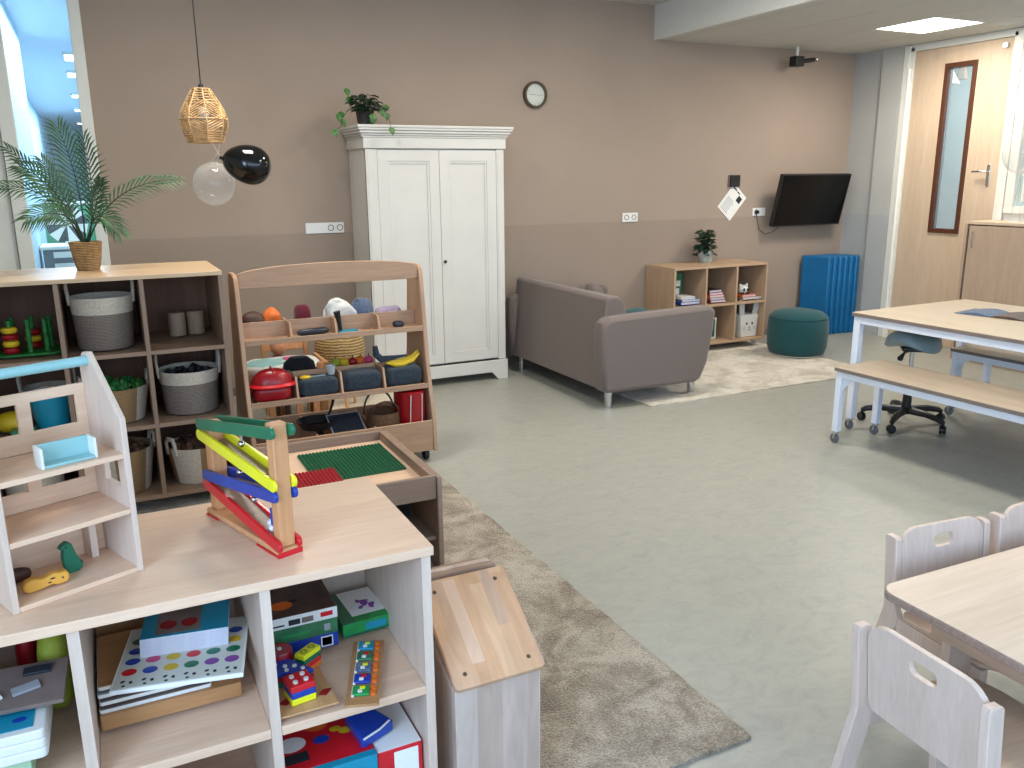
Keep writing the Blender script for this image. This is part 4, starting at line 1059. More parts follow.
def chair(label, loc, rz, src=[None]):
    if src[0]: return dup(src[0], loc, rz, label, 'small plywood chairs')
    t = thing('child_chair', label, 'chair', loc, rz, 'small plywood chairs')
    # local: faces +y; backrest around y=0
    for s in (-1, 1):
        x = s * .172
        G().plate([(-.125, 0), (-.075, 0), (.028, .33), (.012, .36), (-.008, .565), (-.015, .572), (-.046, .572), (-.050, .56), (-.030, .35)], (), 'yz', x - .011, x + .011).build('rear_leg', 'chairply', t, bevel=.002)
        G().plate([(.27, 0), (.325, 0), (.315, .333), (.24, .333)], (), 'yz', x - .011, x + .011).build('front_leg', 'chairply', t, bevel=.002)
        G().plate([(.02, .285), (.262, .285), (.25, .333), (.02, .333)], (), 'yz', x - .009, x + .009).build('side_rail', 'chairply', t, bevel=.002)
    G().plate([(-.183, .045), (-.155, .022), (.155, .022), (.183, .045), (.178, .30), (.14, .345), (.08, .355), (-.08, .355), (-.14, .345), (-.178, .30)], (), 'xy', .334, .349).build('seat', 'chairply_x', t, bevel=.004)
    out = rrect(-.158, .158, .335, .60, .06, 7, (0, 0, 1, 1))
    out = [(-.158, .37), (-.145, .35), (.145, .35), (.158, .37), (.158, .54)] + [(.098 + .06 * math.cos(a * PI / 14), .54 + .055 * math.sin(a * PI / 14)) for a in range(1, 8)] + [(-.098 + .06 * math.cos(PI / 2 + a * PI / 14), .54 + .055 * math.sin(PI / 2 + a * PI / 14)) for a in range(0, 7)] + [(-.158, .54)]
    hole = rrect(-.036, .036, .523, .562, .0155, 5)
    g = G().plate(out, [hole], 'xz', -.020, -.006)
    g.xf(Matrix.Translation((0, .02, .335)) @ Matrix.Rotation(math.radians(6.5), 4, 'X') @ Matrix.Translation((0, 0, -.335)))
    g.build('backrest', 'chairply', t, bevel=.002, smooth=False)
    src[0] = t
    return t
chair('small plywood chair in the near foreground, its back turned to the viewer', (1.535, 1.065, 0), math.radians(-94))
chair('small plywood chair tucked in at the far side of the low table', (2.165, 1.505, 0), math.radians(174))
chair('small plywood chair cut off by the right edge beside the low table', (2.585, 1.485, 0), math.radians(178))

# ------------------------------------------------------------------ display rack
RK = thing('display_rack', 'double-sided wooden rack with curved sides, divided trays of toys and casters', 'rack', (1.128, 4.62, 0))
def half(z): 
    pts = [(.06, .26), (.25, .25), (.435, .20), (.6, .165), (.755, .145), (.95, .122), (1.07, .105)]
    for (z0, h0), (z1, h1) in zip(pts, pts[1:]):
        if z <= z1: return h0 + (h1 - h0) * (z - z0) / (z1 - z0)
    return .1
side = [(-half(z), z) for z in (.06, .25, .435, .6, .755, .95, 1.07)] + [(-.09, 1.105), (-.06, 1.122), (.06, 1.122), (.09, 1.105)] + [(half(z), z) for z in (1.07, .95, .755, .6, .435, .25, .06)]
for x in (-.518, .494): G().plate(side, (), 'yz', x, x + .024).build('side_panel', 'rackwood', RK, bevel=.004)
arch = [(-.493, 1.045), (.493, 1.045), (.493, 1.118)] + [(.493 * math.cos(PI * i / 16), 1.118 + .045 * math.sin(PI * i / 16)) for i in range(1, 16)] + [(-.493, 1.118)]
G().plate(arch, (), 'xz', -.085, -.065).build('header_board', 'rackwood_x', RK, bevel=.003)
TD = (-.493, -.245, .0, .245, .493)
for z, hh, hd in ((.768, half(.755), .085), (.442, half(.43), .12)):
    G().box(-.493, .493, -hh + .004, hh - .004, z - .018, z).build('tray_board', 'rackwood_x', RK, bevel=.002)
    G().box(-.493, .493, -.006, .006, z + .0005, z + hd).build('tray_divider', 'rackwood_x', RK, bevel=.001)
    G().box(-.493, .493, -hh + .004, -hh + .016, z + .0005, z + .012).build('tray_lip', 'rackwood_x', RK, bevel=.001)
    for x in TD[1:4]: G().plate([(-hh + .018, z + .0005), (hh - .018, z + .0005), (hh - .05, z + hd), (-hh + .05, z + hd)], (), 'yz', x - .006, x + .006).build('cross_divider', 'rackwood', RK, bevel=.001)
G().box(-.493, .493, -.252, -.236, .065, .245).build('front_board', 'rackwood_x', RK, bevel=.002)
G().box(-.493, .493, .236, .252, .065, .245).build('rear_board', 'rackwood_x', RK, bevel=.002)
G().box(-.493, .493, -.235, .235, .066, .08).build('bottom_board', 'rackwood_x', RK)
for x in (-.16, .17): G().plate([(-.234, .0805), (.234, .0805), (.234, .235), (-.234, .235)], (), 'yz', x - .006, x + .006).build('cross_divider', 'rackwood', RK, bevel=.001)
for x in (-.46, .46):
    for y in (-.205, .205):
        c = G().tube([(x - .018, y, .03), (x - .018, y, .06)], .005, 6).tube([(x + .018, y, .03), (x + .018, y, .06)], .005, 6).box(x - .02, x + .02, y - .02, y + .02, .057, .0645).build('caster', 'black', RK)
        G().lathe([(0, -.014), (.03, -.014), (.034, -.008), (.034, .008), (.03, .014), (0, .014)], 16).xf(Matrix.Rotation(PI / 2, 4, 'Y')).build('wheel', 'black', c, loc=(x, y, .034))
def lump(name, label, cat, loc, r, mat, rz=0, amt=.0, freq=18, seed=1, power=.9, n=32):
    g = G().ell((0, 0, r[2]), r, n, 18, power=power)
    if amt: g.noise(amt, freq, seed)
    zmin = min(v.co.z for v in g.bm.verts)
    for v in g.bm.verts: v.co.z -= zmin
    return tag(g.build(name, mat, loc=loc, rot=(0, 0, rz), ang=70), label, cat)
z1, z2, z3 = .7685, .4425, .0805
rx, ry = 1.128, 4.62
# rear row of the top tray (poking above the divider)
lump('fur_hat', 'dark brown rounded hat in the top tray, far left', 'hat', (rx - .41, ry + .075, z1), (.07, .055, .065), 'brown', amt=.006)
lump('orange_cloth', 'crumpled orange cloth in the top tray beside the brown hat', 'cloth', (rx - .31, ry + .075, z1), (.045, .045, .075), 'orange', amt=.014, seed=3)
lump('burgundy_pouch', 'burgundy pouch standing in the top tray', 'pouch', (rx - .14, ry + .07, z1), (.045, .04, .075), 'burgundy', amt=.008, seed=5, power=.6)
lump('white_cloth', 'crumpled white cloth piled in the top tray', 'cloth', (rx + .07, ry + .072, z1), (.09, .045, .075), 'whitecloth', amt=.03, freq=22, seed=9)
lump('denim_cloth', 'folded blue-grey cloth in the top tray beside the white one', 'cloth', (rx + .20, ry + .07, z1), (.06, .045, .078), 'denim', amt=.015, seed=4, power=.7)
lump('lilac_cloth', 'lilac cloth in the top tray at the right', 'cloth', (rx + .36, ry + .07, z1), (.09, .04, .055), 'lilac', amt=.012, seed=8)
# front row top tray
gc = thing('glasses_case', 'dark glasses case lying in the second front compartment of the top tray', 'case', (rx - .12, ry - .075, z1 + .0))
G().tube([(-.085, 0, .018), (-.07, 0, .019), (.06, 0, .022), (.085, 0, .02)], [.01, .017, .02, .01], 14).build('shell', 'slate', gc)
G().tube([(-.08, -.02, .02), (.08, -.02, .024)], .002, 6).build('hinge_line', 'black', gc)
wt = thing('hand_brush', 'teal toy brush with a black upright handle in the top tray', 'brush', (rx + .05, ry - .07, z1 + .0))
G().plate(rrect(-.03, .08, -.03, .03, .012), (), 'xy', 0, .012).build('base', 'teal', wt, bevel=.003)
G().tube([(-.015, 0, .012), (-.02, 0, .06), (-.032, .0, .12)], [.01, .012, .02], 12).build('handle', 'black', wt)
lump('dark_purse', 'small dark purse in the rightmost compartment of the top tray', 'purse', (rx + .37, ry - .07, z1), (.032, .03, .02), 'slate', power=.8)
# second tier
hm = thing('toy_helmet', 'shiny red toy helmet hanging over the left compartment of the middle tray', 'helmet', (rx - .365, ry - .115, z2 + .052))
g = G().lathe([(.113, .035), (.110, .055), (.097, .085), (.068, .11), (.035, .12), (0, .123)], 32, sy=.62)
g.build('shell', 'darkred', hm)
G().lathe([(.11, .036), (.125, .028), (.128, .034), (.112, .046)], 32, sy=.7).build('brim', 'red', hm)
G().box(-.004, .004, -.045, .045, .10, .128).build('crest', 'red', hm, bevel=.003)
rb = lump('red_pouch', 'dark red pouch below the shiny helmet in the middle tray', 'pouch', (rx - .37, ry - .11, z2), (.10, .065, .042), 'darkred', power=.5)
bh = thing('bowler_hat', 'black felt bowler hat in the rear of the middle tray', 'hat', (rx - .175, ry + .09, z2 + .045))
G().lathe([(0, .14), (.05, .135), (.085, .105), (.095, .06), (.096, .04)], 28, sy=.75).build('crown', 'black_felt', bh)
G().lathe([(.095, .045), (.125, .04), (.13, .048), (.125, .052), (.095, .05)], 28, sy=.65).build('brim', 'black_felt', bh)
G().lathe([(.04, -.0445), (.03, .06), (0, .06)], 12).build('stand', 'card', bh)
for x, nm, sd in ((-.12, 'second compartment', 1), (.125, 'third compartment', 2), (.37, 'rightmost compartment', 3)):
    lump('felt_pouch', 'slate blue felt pouch filling the ' + nm + ' of the middle tray', 'pouch', (rx + x, ry - .10, z2 + .0), (.108, .072, .045 + .004 * sd), 'navy', amt=.008, seed=sd, power=.42)
sp = thing('toy_spoon', 'yellow toy spoon lying across the slate pouch in the middle tray', 'spoon', (rx - .19, ry - .13, z2 + .108))
G().ell((0, 0, .0), (.033, .02, .012), 16, 8).build('bowl', 'yellow_soft', sp)
G().tube([(.03, 0, 0), (.11, .005, .0)], .004, 6).build('handle', 'clearplastic', sp)
cpc = tag(G().lathe([(0, 0), (.018, 0), (.026, .05), (.024, .05), (.016, .003), (0, .003)], 16).build('toy_cup', 'clearplastic', loc=(rx - .045, ry - .12, z2 + .108)), 'clear plastic toy cup beside the yellow spoon', 'cup')
for i, (x, mm, nm) in enumerate(((.03, 'lime', 'olive toy fruit at the left in the rear of the middle tray'), (.08, 'yellow_soft', 'mustard toy fruit beside the olive one, rear of the middle tray'), (.13, 'darkred', 'red toy apple in the rear of the middle tray'), (.175, 'orange', 'orange toy fruit in the rear of the middle tray'), (.225, 'pink', 'pink toy fruit at the right in the rear of the middle tray'))):
    f = thing('toy_fruit', nm, 'toy fruit', (rx + x, ry + .07, z2))
    G().ell((0, 0, .05 + .075), (.028, .028, .026), 16, 10).build('flesh', mm, f)
    G().lathe([(0, 0), (.03, 0), (.022, .05), (.022, .105), (0, .105)], 12).build('base', 'straw', f)
    G().tube([(0, 0, .148), (.005, 0, .165)], .003, 5).build('stalk', 'stem', f)
bna = thing('toy_bananas', 'yellow toy bananas with a dark blue strap in the right of the middle tray', 'toy fruit', (rx + .37, ry - .11, z2 + .128))
for dy, dz in ((-.018, 0), (.002, .012), (.02, .004)):
    G().tube([(-.10, dy, .012 + dz), (-.05, dy, -.004 + dz), (0, dy, -.004 + dz), (.06, dy, .014 + dz), (.10, dy, .05 + dz)], [.005, .014, .016, .014, .006], 10).build('banana', 'yellow_soft', bna)
G().tube([(-.155, 0, .11), (-.15, 0, .06), (-.12, 0, .03), (-.04, 0, .035), (.03, 0, .04)], [.014, .02, .022, .012, .006], 10).build('strap', 'navy', bna)
# bottom
pan = thing('frying_pan', 'black toy frying pan with a raised handle in the bottom of the rack', 'pan', (rx - .13, ry - .08, z3 + .07))
G().lathe([(0, .10), (.085, .10), (.115, .14), (.118, .14), (.112, .13), (.09, .095), (0, .095)], 30, sy=.9).lathe([(.03, -.07), (.03, .095), (0, .095)], 14).build('dish', 'black', pan)
G().tube([(.08, .07, .13), (.115, .10, .19), (.135, .12, .25)], [.009, .009, .013], 10, flat=.5).build('handle', 'black', pan)
cl = thing('clipboard', 'dark slate clipboard leaning in the bottom of the rack', 'clipboard', (rx + .0, ry - .14, z3))
Rm = Matrix.Translation((0, 0, .005)) @ Matrix.Rotation(math.radians(28), 4, 'Y') @ Matrix.Rotation(math.radians(-55), 4, 'X')
G().plate(rrect(-.11, .08, 0, .19, .01), (), 'xz', 0, .004).xf(Matrix.Translation((0.035, -.08, .14)) @ Matrix.Rotation(math.radians(-66), 4, 'X')).build('board', 'slate', cl, bevel=.001)
G().plate([(-.11, 0), (.08, 0), (.08, .19), (-.11, .19)], [[(-.104, .006), (.074, .006), (.074, .184), (-.104, .184)]], 'xz', -.001, .005).xf(Matrix.Translation((0.035, -.08, .14)) @ Matrix.Rotation(math.radians(-66), 4, 'X')).build('edge', 'greyink', cl)
wk = thing('wicker_basket', 'brown wicker basket with two loop handles in the bottom of the rack', 'basket', (rx + .245, ry - .11, z3 + .03))
G().lathe([(0, -.029), (.07, -.029), (.1, .12), (.095, .19), (.088, .185), (.09, .12), (.07, .01), (0, .01)], 30).build('body', 'wicker', wk)
for y, tl in ((-.05, -.25), (.05, .12)):
    G().tube([(.09 * math.cos(PI * i / 12) - .01, y + tl * .1 * math.sin(PI * i / 12), .17 + (.13 if y > 0 else .09) * math.sin(PI * i / 12)) for i in range(13)], .006, 8).build('handle', 'brown', wk)
rd = thing('red_drum', 'dark red toy drum with thin white bands at the right of the rack bottom', 'drum', (rx + .402, ry - .12, z3))
G().lathe([(0, 0), (.088, 0), (.09, .01), (.088, .33), (0, .33)], 34, sy=1.2).build('shell', 'darkred', rd)
for a in (-2.0, -1.2): G().tube([(.091 * math.cos(a), .11 * math.sin(a), .02), (.091 * math.cos(a + .15), .11 * math.sin(a + .15), .32)], .0025, 6).build('cord', 'white', rd)

# behind the rack
db = thing('doll_bed', 'wooden doll bed with a pale blue and cream quilt behind the rack', 'doll bed', (.98, 5.42, 0))
G().box(-.26, .26, -.16, .16, .36, .38).box(-.27, -.25, -.17, .17, .0, .50).box(.25, .27, -.17, .17, 0, .46).box(-.25, .25, -.17, -.155, .33, .40).box(-.25, .25, .155, .17, .33, .40).build('bed_frame', 'pine', db, bevel=.003)
for x in (-.12, .05, .16): G().box(x, x + .04, -.165, -.14, 0, .33).build('leg', 'postwood', db, bevel=.002)
g = G().ell((0, 0, .425), (.25, .155, .045), 40, 20, power=.6).noise(.012, 14, 2); g.build('quilt', 'whitecloth', db, ang=70)
g = G().ell((-.06, -.03, .44), (.17, .11, .038), 30, 16, power=.7).noise(.012, 14, 5); g.build('blue_blanket', 'lightblue', db, ang=70)
G().ell((.06, -.02, .474), (.05, .03, .012), 18, 8, power=.7).build('magenta_patch', 'pink', db)
ch = thing('doll_chair', 'small wooden chair with a round seat behind the rack', 'doll chair', (1.10, 5.82, 0))
G().plate(rrect(-.16, .12, .45, .62, .02), (), 'xz', 0, .02).build('backrest', 'postwood', ch, bevel=.004)
G().box(-.17, -.145, -.01, .03, 0, .62).build('post', 'pine', ch, bevel=.003); G().box(.12, .145, -.01, .03, 0, .62).build('post', 'pine', ch, bevel=.003)
G().ell((0, -.16, .36), (.13, .13, .02), 24, 8).build('seat', 'postwood', ch)
for x in (-.1, .1): G().cyl((x, -.24, 0), (x, -.22, .35), .015, n=10).build('leg', 'postwood', ch)
dd = thing('doll', 'soft doll with a tan face beyond the doll bed', 'doll', (1.02, 5.70, 0))
G().lathe([(0, .0), (.06, 0), (.05, .3), (.04, .44), (0, .44)], 18).build('body', 'card', dd)
G().ell((0, 0, .50), (.055, .05, .055), 20, 12).build('head', 'teddy', dd)
lst = thing('low_stool', 'low wooden stool carrying the straw basket behind the rack', 'stool', (1.45, 5.72, .021))
G().lathe([(0, .30), (.13, .30), (.13, .32), (0, .32)], 28).build('seat', 'postwood', lst)
for k in range(3): G().cyl((.12 * math.cos(k * 2.09 + .5), .12 * math.sin(k * 2.09 + .5), 0), (.09 * math.cos(k * 2.09 + .5), .09 * math.sin(k * 2.09 + .5), .3), .011, n=10).build('leg', 'postwood', lst)
sbk = thing('straw_basket', 'big straw basket behind the rack, left of the wardrobe', 'basket', (1.45, 5.72, .3415))
G().lathe([(0, 0), (.15, 0), (.175, .10), (.165, .19), (.15, .215), (.14, .21), (.155, .18), (.16, .1), (.13, .02), (0, .02)], 36).build('body', 'straw', sbk)
tag(G().lathe([(0, 0), (.035, 0), (.045, .015), (.045, .4), (.03, .43), (0, .44)], 20).build('wooden_post', 'puzzlewood', loc=(1.22, 5.30, 0.021)), 'pale wooden post with a rounded top behind the bowler hat', 'post')

# ------------------------------------------------------------------ building-plate table
BT = thing('play_table', 'low wooden play table with a raised rim and building plates', 'table', (.455, 3.015, 0.0125))
H0 = .418
G().box(.0, .66, .02, .70, H0 - .055, H0 - .043).build('tray_floor', 'beech', BT)
rim = G().box(0, .67, 0, .02, H0 - .10, H0).box(0, .67, .70, .72, H0 - .10, H0).box(0, .02, .02, .70, H0 - .10, H0).box(.65, .67, .02, .70, H0 - .10, H0)
rim.build('rim', 'sandwood', BT, bevel=.003)
G().plate([(-.01, 0), (.73, 0), (.73, H0 - .02), (.71, H0 - .005), (.0, H0 - .005), (-.01, H0 - .02)], (), 'yz', .671, .693).build('side_panel', 'sandwood', BT, bevel=.004)
G().plate([(-.01, 0), (.73, 0), (.73, H0 - .02), (-.01, H0 - .02)], (), 'yz', -.023, -.001).build('side_panel', 'sandwood', BT, bevel=.004)
G().box(.0, .67, .02, .70, .13, .148).build('shelf_board', 'sandwood', BT, bevel=.002)
def studplate(nm, label, loc, w, d, nx, ny, mat, rz=0):
    t = thing(nm, label, 'building plate', loc, rz)
    G().plate(rrect(0, w, 0, d, .006, 3), (), 'xy', 0, .006).build('base', mat, t, bevel=.001)
    g = G()
    for i in range(nx):
        for j in range(ny):
            x, y = w * (i + .5) / nx, d * (j + .5) / ny
            g.tube([(x, y, .006), (x, y, .011)], w / nx * .32, 6)
    o = g.build('studs', mat, t); o['kind'] = 'stuff'
    return t
studplate('building_plate', 'green studded building plate in the play table', (.698, 3.255, H0 - .0425 + .0125), .385, .385, 24, 24, 'plate_green')
studplate('building_plate', 'red studded building plate in the play table beside the green one', (.55, 3.12, H0 - .031 + .0125), .245, .25, 16, 14, 'plate_red')
tag(G().ell((0, 0, .04), (.09, .06, .04), 20, 10, power=.7).build('dark_bag', 'black_felt', loc=(1.0, 3.25, .1615)), 'dark cloth bag on the lower shelf of the play table', 'bag')

# ------------------------------------------------------------------ box with sloped lid
BX = thing('lidded_box', 'solid wood box with a sloping stave lid beside the low shelf', 'box', (.648, 1.655, .0125))
w = .232
G().box(0, w, 0, .02, 0, .395).build('front_panel', 'front_staves', BX, bevel=.002)
for x in (0.0005, w - .0205): G().plate([(.0205, 0), (.30, 0), (.30, .50), (.0205, .385)], (), 'yz', x, x + .02).build('side_panel', 'front_staves', BX, bevel=.002)
G().box(0, w, .301, .321, 0, .555).build('back_panel', 'front_staves', BX, bevel=.002)
a = math.radians(33)
lid = G().plate(rrect(-.004, w + .006, 0, .30, .012, 4), (), 'xy', 0, .018).xf(Matrix.Translation((0, -.012, .392)) @ Matrix.Rotation(a, 4, 'X'))
ld = lid.build('lid', 'lid', BX, bevel=.003)
for x in (.03, w - .03):
    for y in (.035, .265):
        p = Vector((0, -.012, .392)) + Vector((x, y * math.cos(a) - .0185 * math.sin(a), y * math.sin(a) + .0185 * math.cos(a)))
        G().ell(p, (.0055, .0055, .003), 12, 6, (a, 0, 0)).build('screw', 'bronze', ld)
G().plate(rrect(0, w, 0, .16, .01, 3), (), 'xy', 0, .016).xf(Matrix.Translation((0, .25, .553)) @ Matrix.Rotation(math.radians(-19), 4, 'X')).build('rear_lid', 'sandwood', BX, bevel=.003)

# ------------------------------------------------------------------ dollhouse on the low shelf
ZT = .8025
a = math.atan2(.096, .232)
DH = thing('dollhouse', 'open wooden dollhouse with a pale blue ridge rod on the low shelf', 'dollhouse', (-.221, 1.706, ZT), a)
Wd, T, D = .252, .012, .165
pside = [(0, 0), (D, 0), (D, .40), (D - .012, .445), (D - .035, .457), (D - .055, .447), (0, .335)]
pside = [(0, 0), (D, 0), (D, .43), (D - .02, .452), (D - .045, .455), (0, .333)]
G().plate(pside, (), 'yz', 0, T).build('side_panel', 'beech_z', DH, bevel=.0015)
G().plate(pside, [[(.035, .182), (.105, .182), (.105, .238), (.035, .238)]], 'yz', Wd - T, Wd).build('side_panel', 'beech_z', DH, bevel=.0015)
for z in (0.0, .130, .250): G().box(T, Wd - T, 0.001, D - .011, z, z + .011).build('floor_board', 'beech', DH, bevel=.001)
hl_ = lambda z0, z1: [[(.03, z0), (.106, z0), (.106, z1), (.03, z1)], [(.132, z0), (.220, z0), (.220, z1), (.132, z1)]]
G().plate([(T, .261), (Wd - T, .261), (Wd - T, .385), (T, .385)], hl_(.302, .364), 'xz', D - .01, D).build('back_wall', 'beech', DH, bevel=.001, smooth=False)
G().plate([(T, .141), (Wd - T, .141), (Wd - T, .249), (T, .249)], hl_(.180, .242), 'xz', D - .01, D).build('back_wall', 'beech', DH, bevel=.001, smooth=False)
G().plate([(T, .0), (Wd - T, .0), (Wd - T, .129), (T, .129)], [[(.03, .07), (.09, .07), (.09, .115), (.03, .115)], [(.12, .09), (.17, .09), (.17, .115), (.12, .115)]], 'xz', D - .01, D).build('back_wall', 'beech', DH, bevel=.001, smooth=False)
G().box(.195, .21, D - .05, D - .011, .0115, .129).build('inner_wall', 'beech_z', DH, bevel=.001)
G().cyl((T, D - .04, .437), (Wd - T, D - .04, .437), .0105, n=16).build('ridge_rod', 'lightblue', DH)
bn_ = thing('doll_bench', 'tiny pale blue bench with white ends in the top floor of the dollhouse', 'doll furniture', (-.221 + .092 * math.cos(a) - .018 * math.sin(a), 1.706 + .092 * math.sin(a) + .018 * math.cos(a), ZT + .2615), a - .02)
G().box(.004, .099, 0, .03, 0, .006).box(.004, .099, .03, .036, 0, .042).build('seat', 'lightblue', bn_, bevel=.001)
for x in (0, .099): G().box(x, x + .005, -.002, .038, 0, .042).build('end_panel', 'white', bn_, bevel=.001)
def world_in_house(lx, ly): return (-.221 + lx * math.cos(a) - ly * math.sin(a), 1.706 + lx * math.sin(a) + ly * math.cos(a))
an = thing('wooden_animal', 'ochre wooden animal figure lying in the ground floor of the dollhouse', 'toy animal', (*world_in_house(.077, .05), ZT + .0115), a - .12)
out = [(-.038, .004), (-.042, .014), (-.036, .024), (-.022, .028), (-.006, .023), (.006, .026), (.018, .03), (.026, .026), (.034, .027), (.042, .024), (.044, .012), (.038, .003), (.02, .002), (.012, .006), (-.012, .002), (-.03, 0)]
G().plate(out, (), 'xz', -.011, .011).build('body', 'lionwood', an, bevel=.004)
G().ell((.012, -.0115, .02), (.005, .001, .0015), 8, 6).ell((.03, -.0115, .016), (.002, .001, .002), 8, 6).ell((.006, -.0115, .013), (.004, .001, .0012), 8, 6).build('face_marks', 'ink', an)
dn = thing('wooden_animal', 'dark green wooden animal figure standing behind the ochre one', 'toy animal', (*world_in_house(.137, .085), ZT + .0115), a)
out = [(-.004, 0), (.016, 0), (.024, .006), (.026, .018), (.021, .014), (.02, .022), (.012, .046), (.008, .062), (-.001, .068), (-.012, .062), (-.017, .056), (-.009, .053), (-.012, .035), (-.01, .012)]
G().plate(out, (), 'xz', -.008, .008).build('body', 'dino', dn, bevel=.003)
G().ell((-.004, -.0085, .058), (.002, .001, .002), 8, 6).build('eye', 'ink', dn)
lump('dark_animal', 'dark brown toy animal in the shade at the back of the dollhouse', 'toy animal', (*world_in_house(.045, .115), ZT + .0115), (.03, .014, .016), 'brown', rz=a, amt=.004, freq=40)

# ------------------------------------------------------------------ marble run
aM = math.atan2(.337, -.109)          # long axis heading
MR = thing('marble_run', 'wooden zigzag marble run with green, yellow, blue and red rails', 'toy', (.303, 1.732, ZT), aM - PI / 2)
# local: y along the length (0 near .. .354 far), x across
LL = .354
G().box(-.028, .028, 0, LL, .004, .018).build('base', 'postwood', MR, bevel=.004)
G().box(-.0295, .0295, -.002, .10, .0, .004).box(-.0295, .0295, -.002, .0, .003, .012).build('foot', 'red', MR, bevel=.0005)
G().box(-.029, .029, LL - .06, LL + .001, 0, .004).build('foot', 'red', MR, bevel=.0005)
G().box(-.015, .015, .037, .05, .06, .10).build('stopper', 'blue', MR, bevel=.001)
G().box(-.018, .018, .006, .036, .018, .298).build('post', 'postwood', MR, bevel=.003)
G().box(-.018, .018, LL - .04, LL - .006, .018, .238).build('post', 'postwood', MR, bevel=.003)
def rail(col, z_near, z_far, y0=0.0, y1=LL, nm='rail', h=.026):
    ang = math.atan2(z_far - z_near, y1 - y0); ln = math.hypot(z_far - z_near, y1 - y0)
    for s in (-1, 1):
        g = G().plate(rrect(0, ln, -h / 2, h / 2, h * .45, 4), (), 'yz', s * .0235 - .0045, s * .0235 + .0045).xf(Matrix.Translation((0, y0, z_near)) @ Matrix.Rotation(ang, 4, 'X'))
        g.build('rail', col, MR, bevel=.0015)
def chute(z_near, z_far, y0, y1):
    ang = math.atan2(z_far - z_near, y1 - y0); ln = math.hypot(z_far - z_near, y1 - y0)
    G().box(-.0185, .0185, 0, ln, -.009, -.003).xf(Matrix.Translation((0, y0, z_near)) @ Matrix.Rotation(ang, 4, 'X')).build('chute', 'shelf_x', MR, bevel=.001)
rail('green', .284, .228, -.012, LL + .014); chute(.281, .236, .04, LL - .045)
rail('yellow', .162, .205, -.004, LL + .016); chute(.168, .198, .085, LL - .045)
rail('blue', .14, .102, -.004, LL + .004); chute(.138, .110, .04, LL - .09)
rail('red', .022, .084, -.006, LL + .006); chute(.038, .088, .045, LL - .045)
for y, zt, zb in ((.19, .25, .212), (.21, .158, .138), (.15, .125, .088)):
    b_ = G().cyl((0, y, zb + .006), (0, y, zt), .0035, n=10).build('hanger', 'chrome', MR)
    G().ell((0, y, zb), (.0085, .0085, .0085), 16, 10).build('bell', 'bell', b_)
for (y, z, nm, c) in ((.078, .0525, 'white marble resting higher on the red rail of the marble run', 'marble'), (.058, .049, 'white marble at the lower end of the red rail of the marble run', 'marble')):
    tag(G().ell((0, 0, 0), (.0085, .0085, .0085), 16, 10).build('marble', c, loc=Vector((.303, 1.732, ZT + z)) + Matrix.Rotation(aM - PI / 2, 3, 'Z') @ Vector((0 if y > .06 else -.008, y, 0))), nm, 'marble')

# ------------------------------------------------------------------ contents of the low shelf
ZS = .4541 + .0125 + .0005       # upper face of the middle boards
ZB = .0965 + .0125
# middle cell
def board(nm, label, x0, x1, y0, y1, z, h, mat, rz=0, cat='puzzle', edge=None, r=.006, extra=None):
    t = thing(nm, label, cat, (x0, y0, z), rz)
    G().plate(rrect(0, x1 - x0, 0, y1 - y0, r, 3), (), 'xy', 0, h if not edge else h * .8).build('board', mat if not edge else edge, t, bevel=.0008)
    if edge: G().plate(rrect(.001, x1 - x0 - .001, .001, y1 - y0 - .001, r, 3), (), 'xy', h * .8, h).build('face', mat, t)
    return t
board('wooden_tray', 'flat brown wooden tray at the bottom of the pile in the middle cell', -.108, .18, 1.775, 2.04, ZS, .034, 'puzzlewood', cat='tray', r=.004)
for i in range(4):
    nm = ['lowest', 'second', 'third', 'topmost'][i]
    board('puzzle_board', nm + ' of the four thin white-edged puzzle boards in the middle cell', -.108 + .002 * (i % 2), .118 - .002 * i, 1.785 + .003 * i, 2.02, ZS + .0345 + i * .0165, .010, ['card', 'card', 'greyink', 'puzzlewood'][i], edge='paper')
    G_sp = None
dt = thing('dot_board', 'game board with rows of coloured dots lying across the puzzle boards', 'game board', (-.083, 1.74, ZS + .0345 + .065), math.radians(-12))
G().box(0, .265, 0, .25, 0, .010).build('board', 'paper', dt, bevel=.001)
G().box(.004, .261, .004, .246, .010, .0105).build('printed_sheet', 'clockface', dt)
cols = [['ink', 'ink', 'ink', 'ink', 'ink', 'ink'], ['red', 'blue', 'yellow_soft', 'green', 'purple', 'purple'], ['blue', 'pink', 'yellow_soft', 'red', 'green', 'green'], ['blue', 'pink', 'lime', 'red', 'blue', 'yellow_soft'], ['green', 'yellow_soft', 'pink', 'blue', 'green', 'blue']]
for j, row in enumerate(cols):
    for i, c in enumerate(row):
        x, y = .028 + i * .042, .022 + j * .042
        if j == 0:
            g = G()
            for k in range(5):
                aa = k * 2.2; g.ell((x + .01 * math.cos(aa), y + .01 * math.sin(aa), .0107), (.0038, .0038, .0004), 8, 4)
            g.build('dot_print', 'ink', dt)
        else:
            G().ell((x, y, .0107), (.0155, .0135, .0005), 16, 4).build('dot_print', c, dt)
for i in range(7):
    t = thing('picture_card_book', ['lowest', 'second', 'third', 'fourth', 'fifth', 'sixth', 'topmost'][i] + ' thin teal booklet of the stack on the dot board', 'book', (-.018 + .0005 * i, 1.845, ZS + .1105 + i * .0062), math.radians(-9), 'teal booklets on the dot board')
    G().box(0, .185, 0, .185, 0, .0058).build('pages', 'pages', t)
    if i == 6:
        G().box(0, .185, 0, .185, .0058, .0064).build('cover', 'teal', t)
        G().box(.03, .125, .01, .17, .0064, .0068).build('printed_panel', 'card', t)
        G().ell((.055, .05, .007), (.018, .02, .0005), 16, 4).ell((.1, .05, .007), (.018, .02, .0005), 16, 4).build('red_print', 'darkred', t)
